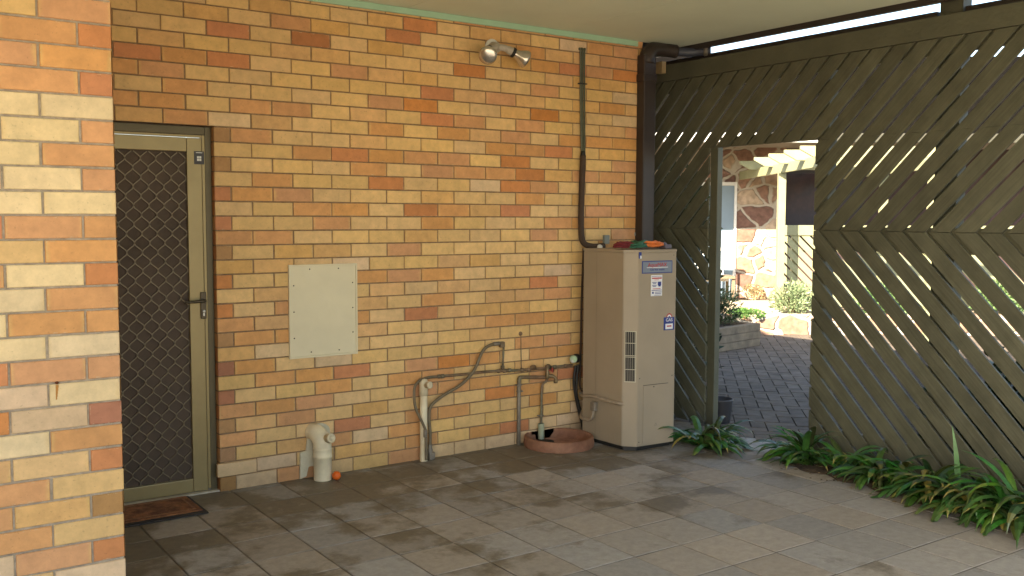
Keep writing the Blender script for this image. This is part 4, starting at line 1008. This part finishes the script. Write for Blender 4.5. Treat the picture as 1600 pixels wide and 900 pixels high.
# ---------------------------------------------------------------- courtyard beyond
g = MB(); g.prism([(5.47, -1.55), (9.75, 1.85), (11.6, 0.4), (9.0, -6.5), (5.47, -6.5)], -.03, .012)
tag(g.build('added_dark_bed', mat('added_dark_mulch', (0.075, 0.062, 0.052), .97, .5, 25, 1.0, 60, spec=.05)), kind='structure')  # added dark bed, darkens the view through the slat gaps
# bucket
pb = G(1120, 664); 
g = MB(); g.lathe((5.62, -0.285, 0), (0, 0, 1), [(0, 0), (0, .08), (.01, .085), (.165, .100), (.175, .106), (.185, .106), (.185, .098), (.02, .083), (.02, 0)], 26)
tag(g.build('plastic_pot', mat('grey_black_plastic', (0.045, 0.043, 0.045), .45, .1, 8)), 'dark grey plastic pot behind the left doorway post', 'pot')

TIMB = mat('weathered_sleeper', (0.20, 0.15, 0.095), .8, .35, 7, .5, 60)
pl = thing('timber_planter', 'raised planter of stacked weathered sleepers seen through the doorway', 'planter', (8.6, 2.6, 0))
C1 = Vector((9.44, 2.59, 0)); fdir = Vector((-1.0, -.17, 0)).normalized(); bdir = Vector((-.17, 1.0, 0)).normalized()
for k in range(3):
    z_ = .001 + k * .095
    g = MB(); g.obox(C1 + Vector((0, 0, z_)) + fdir * (-.012 * (k % 2)), fdir * 2.4, bdir * .1, (0, 0, .092), bev=.008); g.build('sleeper', TIMB, pl)
    g = MB(); g.obox(C1 + bdir * .102 + Vector((0, 0, z_)), fdir * .1, bdir * 1.0, (0, 0, .092), bev=.008); g.build('sleeper', TIMB, pl)
g = MB(); g.obox(C1 + fdir * .1 + bdir * .1 + Vector((0, 0, .02)), fdir * 2.2, bdir * 1.0, (0, 0, .22)); g.build('soil', mat('dark_soil', (0.05, 0.035, 0.025), .95, .4, 20, .8, 60), pl)

def stone_material(name, sc, light, dark):
    m = bpy.data.materials.new(name); m.use_nodes = True
    n = m.node_tree.nodes; l = m.node_tree.links; b = n['Principled BSDF']
    tc = n.new('ShaderNodeTexCoord'); mp = n.new('ShaderNodeMapping'); l.new(tc.outputs['Object'], mp.inputs[0]); mp.inputs['Scale'].default_value = (1, 1, 1.35)
    nz = n.new('ShaderNodeTexNoise'); nz.inputs['Scale'].default_value = 3; l.new(mp.outputs[0], nz.inputs['Vector'])
    mm = n.new('ShaderNodeMix'); mm.data_type = 'RGBA'; mm.blend_type = 'LINEAR_LIGHT'; mm.inputs['Factor'].default_value = 0.09
    l.new(mp.outputs[0], mm.inputs['A']); l.new(nz.outputs['Color'], mm.inputs['B'])
    v1 = n.new('ShaderNodeTexVoronoi'); v1.feature = 'DISTANCE_TO_EDGE'; v1.inputs['Scale'].default_value = sc; l.new(mm.outputs['Result'], v1.inputs['Vector'])
    v2 = n.new('ShaderNodeTexVoronoi'); v2.inputs['Scale'].default_value = sc; l.new(mm.outputs['Result'], v2.inputs['Vector'])
    sp = n.new('ShaderNodeSeparateColor'); l.new(v2.outputs['Color'], sp.inputs[0])
    cr = n.new('ShaderNodeValToRGB'); e = cr.color_ramp
    e.elements[0].position = 0; e.elements[0].color = (*dark, 1); e.elements[1].position = 1; e.elements[1].color = (*light, 1)
    x1 = e.elements.new(.35); x1.color = (0.27, 0.155, 0.105, 1); x2 = e.elements.new(.6); x2.color = (0.38, 0.27, 0.18, 1)
    l.new(sp.outputs[0], cr.inputs[0])
    n2 = n.new('ShaderNodeTexNoise'); n2.inputs['Scale'].default_value = 12; n2.inputs['Detail'].default_value = 8; l.new(tc.outputs['Object'], n2.inputs['Vector'])
    r2 = n.new('ShaderNodeMapRange'); r2.inputs['From Min'].default_value = .3; r2.inputs['From Max'].default_value = .7; r2.inputs['To Min'].default_value = .7; r2.inputs['To Max'].default_value = 1.3
    l.new(n2.outputs['Fac'], r2.inputs['Value'])
    vs_ = n.new('ShaderNodeVectorMath'); vs_.operation = 'SCALE'; l.new(cr.outputs[0], vs_.inputs[0]); l.new(r2.outputs['Result'], vs_.inputs['Scale'])
    rm = n.new('ShaderNodeMapRange'); rm.inputs['From Min'].default_value = .05; rm.inputs['From Max'].default_value = .10; l.new(v1.outputs['Distance'], rm.inputs['Value'])
    mx = n.new('ShaderNodeMix'); mx.data_type = 'RGBA'; l.new(rm.outputs['Result'], mx.inputs['Factor']); mx.inputs['A'].default_value = (0.44, 0.39, 0.31, 1); l.new(vs_.outputs['Vector'], mx.inputs['B'])
    l.new(mx.outputs['Result'], b.inputs['Base Color']); b.inputs['Roughness'].default_value = .85
    bp_ = n.new('ShaderNodeBump'); bp_.inputs['Strength'].default_value = .8; bp_.inputs['Distance'].default_value = .03
    ad = n.new('ShaderNodeMath'); ad.operation = 'MULTIPLY_ADD'; l.new(n2.outputs['Fac'], ad.inputs[0]); ad.inputs[1].default_value = .5; l.new(rm.outputs['Result'], ad.inputs[2])
    l.new(ad.outputs[0], bp_.inputs['Height']); l.new(bp_.outputs['Normal'], b.inputs['Normal'])
    return m
STONE = stone_material('random_rubble_stone', 3.0, (0.46, 0.38, 0.28), (0.15, 0.08, 0.06))
STONE2 = stone_material('pale_edging_stone', 3.2, (0.56, 0.47, 0.35), (0.34, 0.20, 0.12))
def uvbox(g, u0, u1, v0, v1, z0, z1, bev=0, m=0): g.obox(UV(u0, v0, z0), U2 * (u1 - u0), V2 * (v1 - v0), (0, 0, z1 - z0), bev=bev, m=m)

g = MB(); uvbox(g, -1.0, 12.0, 13.22, 13.47, -.04, .27, .02); tag(g.build('retaining_wall', STONE2), 'low pale stone retaining wall along the far edge of the paving', 'wall')
g = MB(); uvbox(g, -1.0, 12, 13.471, 19, -.05, .235); tag(g.build('terrace', mat('pale_gravel', (0.36, 0.29, 0.2), .9, .25, 8, .5, 60)), kind='structure')

# stone house
sh = thing('stone_house', 'far house with a random rubble stone wall in patchy sun beyond the doorway', 'house', UV(4, 16.2, .2))
g = MB(); WV = 16.2
uvbox(g, 3.74, 4.55, WV, WV + .3, .236, 2.95); uvbox(g, -1.0, 2.30, WV, WV + .3, .236, 2.95); uvbox(g, 2.301, 3.739, WV, WV + .3, 2.19, 2.95); g.build('stone_wall', STONE, sh)
DKM = mat('dark_maroon_brick', (0.055, 0.032, 0.03), .7, .35, 4, .4, 30)
g = MB(); uvbox(g, 4.551, 11.0, WV + .25, WV + .45, .236, 2.95); g.build('dark_wall', DKM, sh)
g = MB(); uvbox(g, 4.60, 5.9, WV + .205, WV + .248, 1.10, 2.35); wd = g.build('window', mat('window_reflect_glass', (0.022, 0.018, 0.026), .35, .3, 4, spec=.3, c2=(0.06, 0.03, 0.03)), sh)  # maroon mottling paints simplified reflections into the glass colour
g = MB(); uvbox(g, 4.56, 4.60, WV + .2, WV + .248, 1.05, 2.4); uvbox(g, 4.60, 5.9, WV + .2, WV + .248, 2.351, 2.4); uvbox(g, 4.60, 5.9, WV + .2, WV + .248, 1.05, 1.099); g.build('window_frame', DKBROWN, wd)
BLUEGL = mat('blue_grey_curtain_glass', (0.20, 0.27, 0.33), .35, .1, 2)
g = MB(); uvbox(g, 2.34, 3.70, WV + .02, WV + .06, .28, 2.13); gd = g.build('glass_door', BLUEGL, sh)
g = MB(); uvbox(g, 3.701, 3.738, WV - .03, WV + .08, .237, 2.189, .004); uvbox(g, 2.302, 3.70, WV - .03, WV + .08, 2.131, 2.189, .004); uvbox(g, 2.302, 2.339, WV - .03, WV + .08, .237, 2.13, .004); uvbox(g, 2.34, 3.70, WV - .03, WV + .08, .237, .279, .004)
g.build('door_frame', WHITEP, gd)
EV = 14.39
g = MB(); uvbox(g, -1.5, 11.5, EV, WV + .6, 2.76, 2.83); g.build('eave', mat('eave_boards', (0.30, 0.27, 0.22), .7, .1, 5), sh)
g = MB(); P = [UV(-2, EV - .02, 2.84), UV(12, EV - .02, 2.84), UV(12, 21.5, 5.08), UV(-2, 21.5, 5.08)]; D_ = Vector((0, 0, .06))
g.hull8([p for p in P] + [p + D_ for p in P]); P2 = [UV(-2, 21.5, 5.08), UV(12, 21.5, 5.08), UV(12, 28, 2.8), UV(-2, 28, 2.8)]; g.hull8(P2 + [p + D_ for p in P2])
g.face([UV(-2, EV, 2.83), UV(-2, 21.5, 5.07), UV(-2, 28, 2.79)]); g.face([UV(12, EV, 2.83), UV(12, 28, 2.79), UV(12, 21.5, 5.07)])
g.build('roof', mat('charcoal_roof_tiles', (0.008, 0.007, 0.006), 1.0, .35, 5, .5, 12, spec=0.0), sh)
g = MB(); uvbox(g, -1.5, 4.62, EV - .08, EV - .001, 2.70, 2.84, .02); g.build('gutter', WHITEP, sh)
g = MB(); uvbox(g, 4.625, 11.5, EV - .08, EV - .001, 2.70, 2.84, .02); g.build('gutter', mat('dark_olive_gutter', (.06, .058, .04), .6, .1), sh)

# pergola
pg = thing('pergola', 'pale olive timber pergola with notched rafters lit by the sun', 'pergola', UV(3.8, 13.7, .2))
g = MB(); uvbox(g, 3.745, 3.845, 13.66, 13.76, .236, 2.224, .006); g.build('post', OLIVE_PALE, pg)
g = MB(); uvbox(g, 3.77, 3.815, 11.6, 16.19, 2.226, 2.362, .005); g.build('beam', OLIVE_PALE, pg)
for v_ in (15.0, 14.1, 13.3, 12.55, 11.85):
    u0, u1, z0_, z1_ = 3.50, 5.5, 2.335, 2.47
    P = [(u0, z1_ - .0), (u0, z1_ - .045), (u0 + .16, z0_), (u1, z0_), (u1, z1_)]
    t_ = bmesh.new(); vs = [t_.verts.new(UV(a, v_, b)) for a, b in P]; f_ = t_.faces.new(vs); r_ = bmesh.ops.extrude_face_region(t_, geom=[f_])
    for v in r_['geom']:
        if isinstance(v, bmesh.types.BMVert): v.co += V2 * .045
    bmesh.ops.recalc_face_normals(t_, faces=t_.faces); bmesh.ops.bevel(t_, geom=list(t_.edges), offset=.003, segments=1, affect='EDGES')
    g = MB()
    for f in t_.faces: g.face([v.co.copy() for v in f.verts])
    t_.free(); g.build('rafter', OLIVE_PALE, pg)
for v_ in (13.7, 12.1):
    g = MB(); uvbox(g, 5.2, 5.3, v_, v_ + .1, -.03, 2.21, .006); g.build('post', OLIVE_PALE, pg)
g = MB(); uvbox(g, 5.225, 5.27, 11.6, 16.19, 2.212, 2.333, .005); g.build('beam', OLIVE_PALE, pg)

# low lattice fence joined to the pergola post
lf = thing('lattice_fence', 'low pale olive fence of diagonal slats right of the pergola post', 'fence', UV(5, 14.2, .24))
LZ0, LZ1 = .30, 1.34; LU0, LU1, LV = 3.87, 8.5, 14.15
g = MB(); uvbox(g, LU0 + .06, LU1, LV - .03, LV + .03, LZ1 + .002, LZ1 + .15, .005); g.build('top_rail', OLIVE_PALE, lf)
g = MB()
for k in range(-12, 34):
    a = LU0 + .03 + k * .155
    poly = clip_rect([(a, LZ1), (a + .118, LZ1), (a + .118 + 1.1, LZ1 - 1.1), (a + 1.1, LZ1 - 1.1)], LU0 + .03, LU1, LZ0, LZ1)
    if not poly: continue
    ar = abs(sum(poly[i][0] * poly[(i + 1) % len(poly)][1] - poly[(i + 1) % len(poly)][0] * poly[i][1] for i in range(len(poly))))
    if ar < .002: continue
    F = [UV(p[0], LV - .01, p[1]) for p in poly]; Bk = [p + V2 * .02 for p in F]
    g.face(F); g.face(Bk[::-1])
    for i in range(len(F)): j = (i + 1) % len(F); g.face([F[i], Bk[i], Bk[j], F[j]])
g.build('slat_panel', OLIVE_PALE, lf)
for u_ in (4.10, 6.0, 8.0): g = MB(); uvbox(g, u_, u_ + .09, LV + .032, LV + .12, .236, 1.45, .005); g.build('post', OLIVE_PALE, lf)

# garden chair
ch = thing('garden_chair', 'white slatted garden chair with brown seat beside the glass door', 'chair', UV(3.2, 15.4, .24))
g = MB()
for k in range(9): uvbox(g, 2.86 + k * .065, 2.895 + k * .065, 15.62, 15.64, .62, 1.06, .003)
g.build('back_slats', WHITEP, ch)
g = MB(); uvbox(g, 2.80, 3.50, 15.60, 15.645, 1.062, 1.12, .008); g.build('back_rail', WHITEP, ch)
g = MB(); uvbox(g, 2.80, 3.50, 15.60, 15.645, .57, .619, .005); g.build('back_rail', WHITEP, ch)
for u_ in (2.80, 3.455): g = MB(); uvbox(g, u_, u_ + .045, 15.60, 15.645, .24, 1.12 if False else .569, .005); g.build('leg', TIMB, ch)
for u_ in (2.80, 3.455): g = MB(); g.obox(UV(u_, 15.2, .24), U2 * .045, V2 * .045 , Vector((0, 0, .40)) - V2 * .05, bev=.004); g.build('leg', TIMB, ch)
g = MB(); uvbox(g, 2.80, 3.50, 15.12, 15.595, .64, .68, .008); g.build('seat', TIMB, ch)

# bushes and ground cover
def bush(name, label, c, rad, n, leaf, cols, seed, cat='bush', stems=True, spiky=False, group=None):
    q = random.Random(seed); root = thing(name, label, cat, (c[0], c[1], c[2]), group)
    g = MB(); g.colors()
    C_ = Vector(c)
    cl = [(Vector((q.gauss(0, .5), q.gauss(0, .5), q.uniform(.15, .95))), q.uniform(.6, 1.35)) for _ in range(26)]
    for k in range(n):
        cc, br = q.choice(cl)
        o = cc + Vector((q.gauss(0, .24), q.gauss(0, .24), q.gauss(0, .16)))
        if o.z < 0: o.z = -o.z * .5
        rr = math.hypot(o.x, o.y)
        if rr > 1.05: o.x *= 1 / rr; o.y *= 1 / rr
        o.z = min(o.z, 1.12 * math.sqrt(max(0.05, 1.1 - rr * rr * .75)) * q.uniform(.85, 1))
        p = C_ + Vector((o.x * rad[0], o.y * rad[0], o.z * rad[1]))
        out = Vector((o.x, o.y, .55)).normalized()
        d = (out + Vector((q.gauss(0, .5), q.gauss(0, .5), q.gauss(0, .5)))).normalized()
        s__ = d.cross(Vector((q.gauss(0, 1), q.gauss(0, 1), q.gauss(0, 1)))).normalized()
        L_ = leaf * q.uniform(.7, 1.4); w_ = L_ * (.14 if spiky else .26)
        b0 = br * q.uniform(.75, 1.2); cb_ = q.choice(cols); g.tint = tuple(min(.6, v * b0) for v in cb_)
        g.face([p, p + d * L_ * .5 + s__ * w_, p + d * L_, p + d * L_ * .5 - s__ * w_])
    g.build('foliage', mat('leaf_tinted', (.1, .1, .1), .55, .1, 9, attr=True, spec=.3), root, recalc=False)
    if stems:
        g = MB()
        for k in range(14):
            a = q.uniform(0, 6.28); r_ = q.uniform(.3, .85)
            g.tube([C_ + Vector((0, 0, -.02)), C_ + Vector((math.cos(a) * r_ * rad[0] * .5, math.sin(a) * r_ * rad[0] * .5, rad[1] * .45)), C_ + Vector((math.cos(a) * r_ * rad[0], math.sin(a) * r_ * rad[0], rad[1] * .85))], [.008, .005, .003], 5, sub=3)
        g.build('stem', mat('woody_stem', (0.12, 0.09, 0.05), .9, .3), root)
bush('grey_green_bush', 'rounded grey green bush on the stone edging below the pergola post', UV(3.98, 13.62, .235), (.31, .42), 2600, .055, [(.20, .26, .13), (.25, .30, .16), (.15, .21, .10)], 31, spiky=True)
bush('rosemary_bush', 'dark green upright shrub in the timber planter left side of the doorway', Vector((9.08, 2.97, .24)), (.27, .44), 2200, .05, [(.07, .10, .04), (.10, .13, .05), (.05, .08, .03)], 32, spiky=True)
bush('rosemary_bush', 'dark green upright shrub in the timber planter further left behind the post', Vector((8.4, 2.85, .24)), (.34, .5), 1400, .05, [(.07, .10, .04), (.10, .13, .05), (.05, .08, .03)], 33, spiky=True)
bush('trailing_plant', 'bright green trailing plant spilling over the stone retaining wall', UV(3.24, 13.34, .225), (.24, .10), 1500, .03, [(.07, .16, .035), (.10, .20, .045)], 34, cat='plant', stems=False)
bush('green_bush', 'leafy green bush behind the lattice hidden by the slatted fence', UV(5.2, 13.6, .235), (.34, .40), 1600, .06, [(.10, .18, .06), (.14, .22, .08)], 35)
bush('green_bush', 'leafy green bush furthest right behind the slatted fence', UV(6.9, 13.6, .235), (.34, .45), 1600, .06, [(.10, .18, .06), (.14, .22, .08)], 36)
bush('sky_block_shrub', 'low dark shrub added behind the right half of the slatted fence to block sky light', Vector((5.98, -2.25, -.02)), (.36, .72), 2600, .07, [(.03, .055, .02), (.045, .07, .025)], 41)  # added to block sky light on the slat edges and darken the gaps
bush('sky_block_shrub', 'low dark shrub added behind the slatted fence at the right edge of the picture to block sky light', Vector((5.98, -3.0, -.02)), (.40, .76), 2600, .07, [(.03, .055, .02), (.045, .07, .025)], 42)  # second shrub added to block sky light behind the slats
bush('gap_dark_shrub', 'dense dark shrub added behind the left part of the slatted fence to darken its gaps', Vector((6.25, 1.15, -.02)), (.55, 2.1), 5200, .10, [(.03, .05, .02), (.045, .07, .025), (.02, .035, .015)], 38)  # added as a dark backing for the gaps of the left panel
g = MB(); q = random.Random(12)
PALE = mat('pale_step_stone', (0.5, 0.42, 0.31), .85, .2, 6, .5, 30)
for (u_, v_, w_, d_, h_) in ((3.15, 14.0, .8, .35, .05), (3.35, 14.6, .9, .3, .09)):
    g = MB(); uvbox(g, u_, u_ + w_, v_, v_ + d_, .236, .236 + h_, .02)
    tag(g.build('stepping_slab', PALE), 'pale stone slab nearer the retaining wall' if v_ < 14.3 else 'pale stone slab at the foot of the stone house wall', 'stone slab')
for k, (u_, v_, r_) in enumerate(((3.74, 13.56, .06), (3.62, 13.62, .045), (4.35, 13.6, .07))):
    g = MB(); t_ = bmesh.new(); bmesh.ops.create_icosphere(t_, subdivisions=2, radius=r_)
    c_ = UV(u_, v_, .235 + r_ * .45)
    for v in t_.verts: v.co = Vector((v.co.x * q.uniform(.9, 1.25), v.co.y * q.uniform(.9, 1.2), v.co.z * .7)) + c_
    for f in t_.faces: g.face([v.co.copy() for v in f.verts])
    t_.free()
    tag(g.build('white_rock', mat('white_rock', (.6, .56, .48), .8, .15, 10, .4, 30)), ('white rock against the left foot of the grey green bush', 'smaller white rock left of the grey green bush', 'white rock to the right of the grey green bush')[k], 'rock')
# yellow flowering tuft at the wall foot
bush('golden_shrub', 'dry golden shrub at the foot of the sunlit stone wall', UV(3.95, 15.8, .235), (.17, .26), 1100, .03, [(.30, .23, .12), (.36, .28, .15)], 37, stems=False)
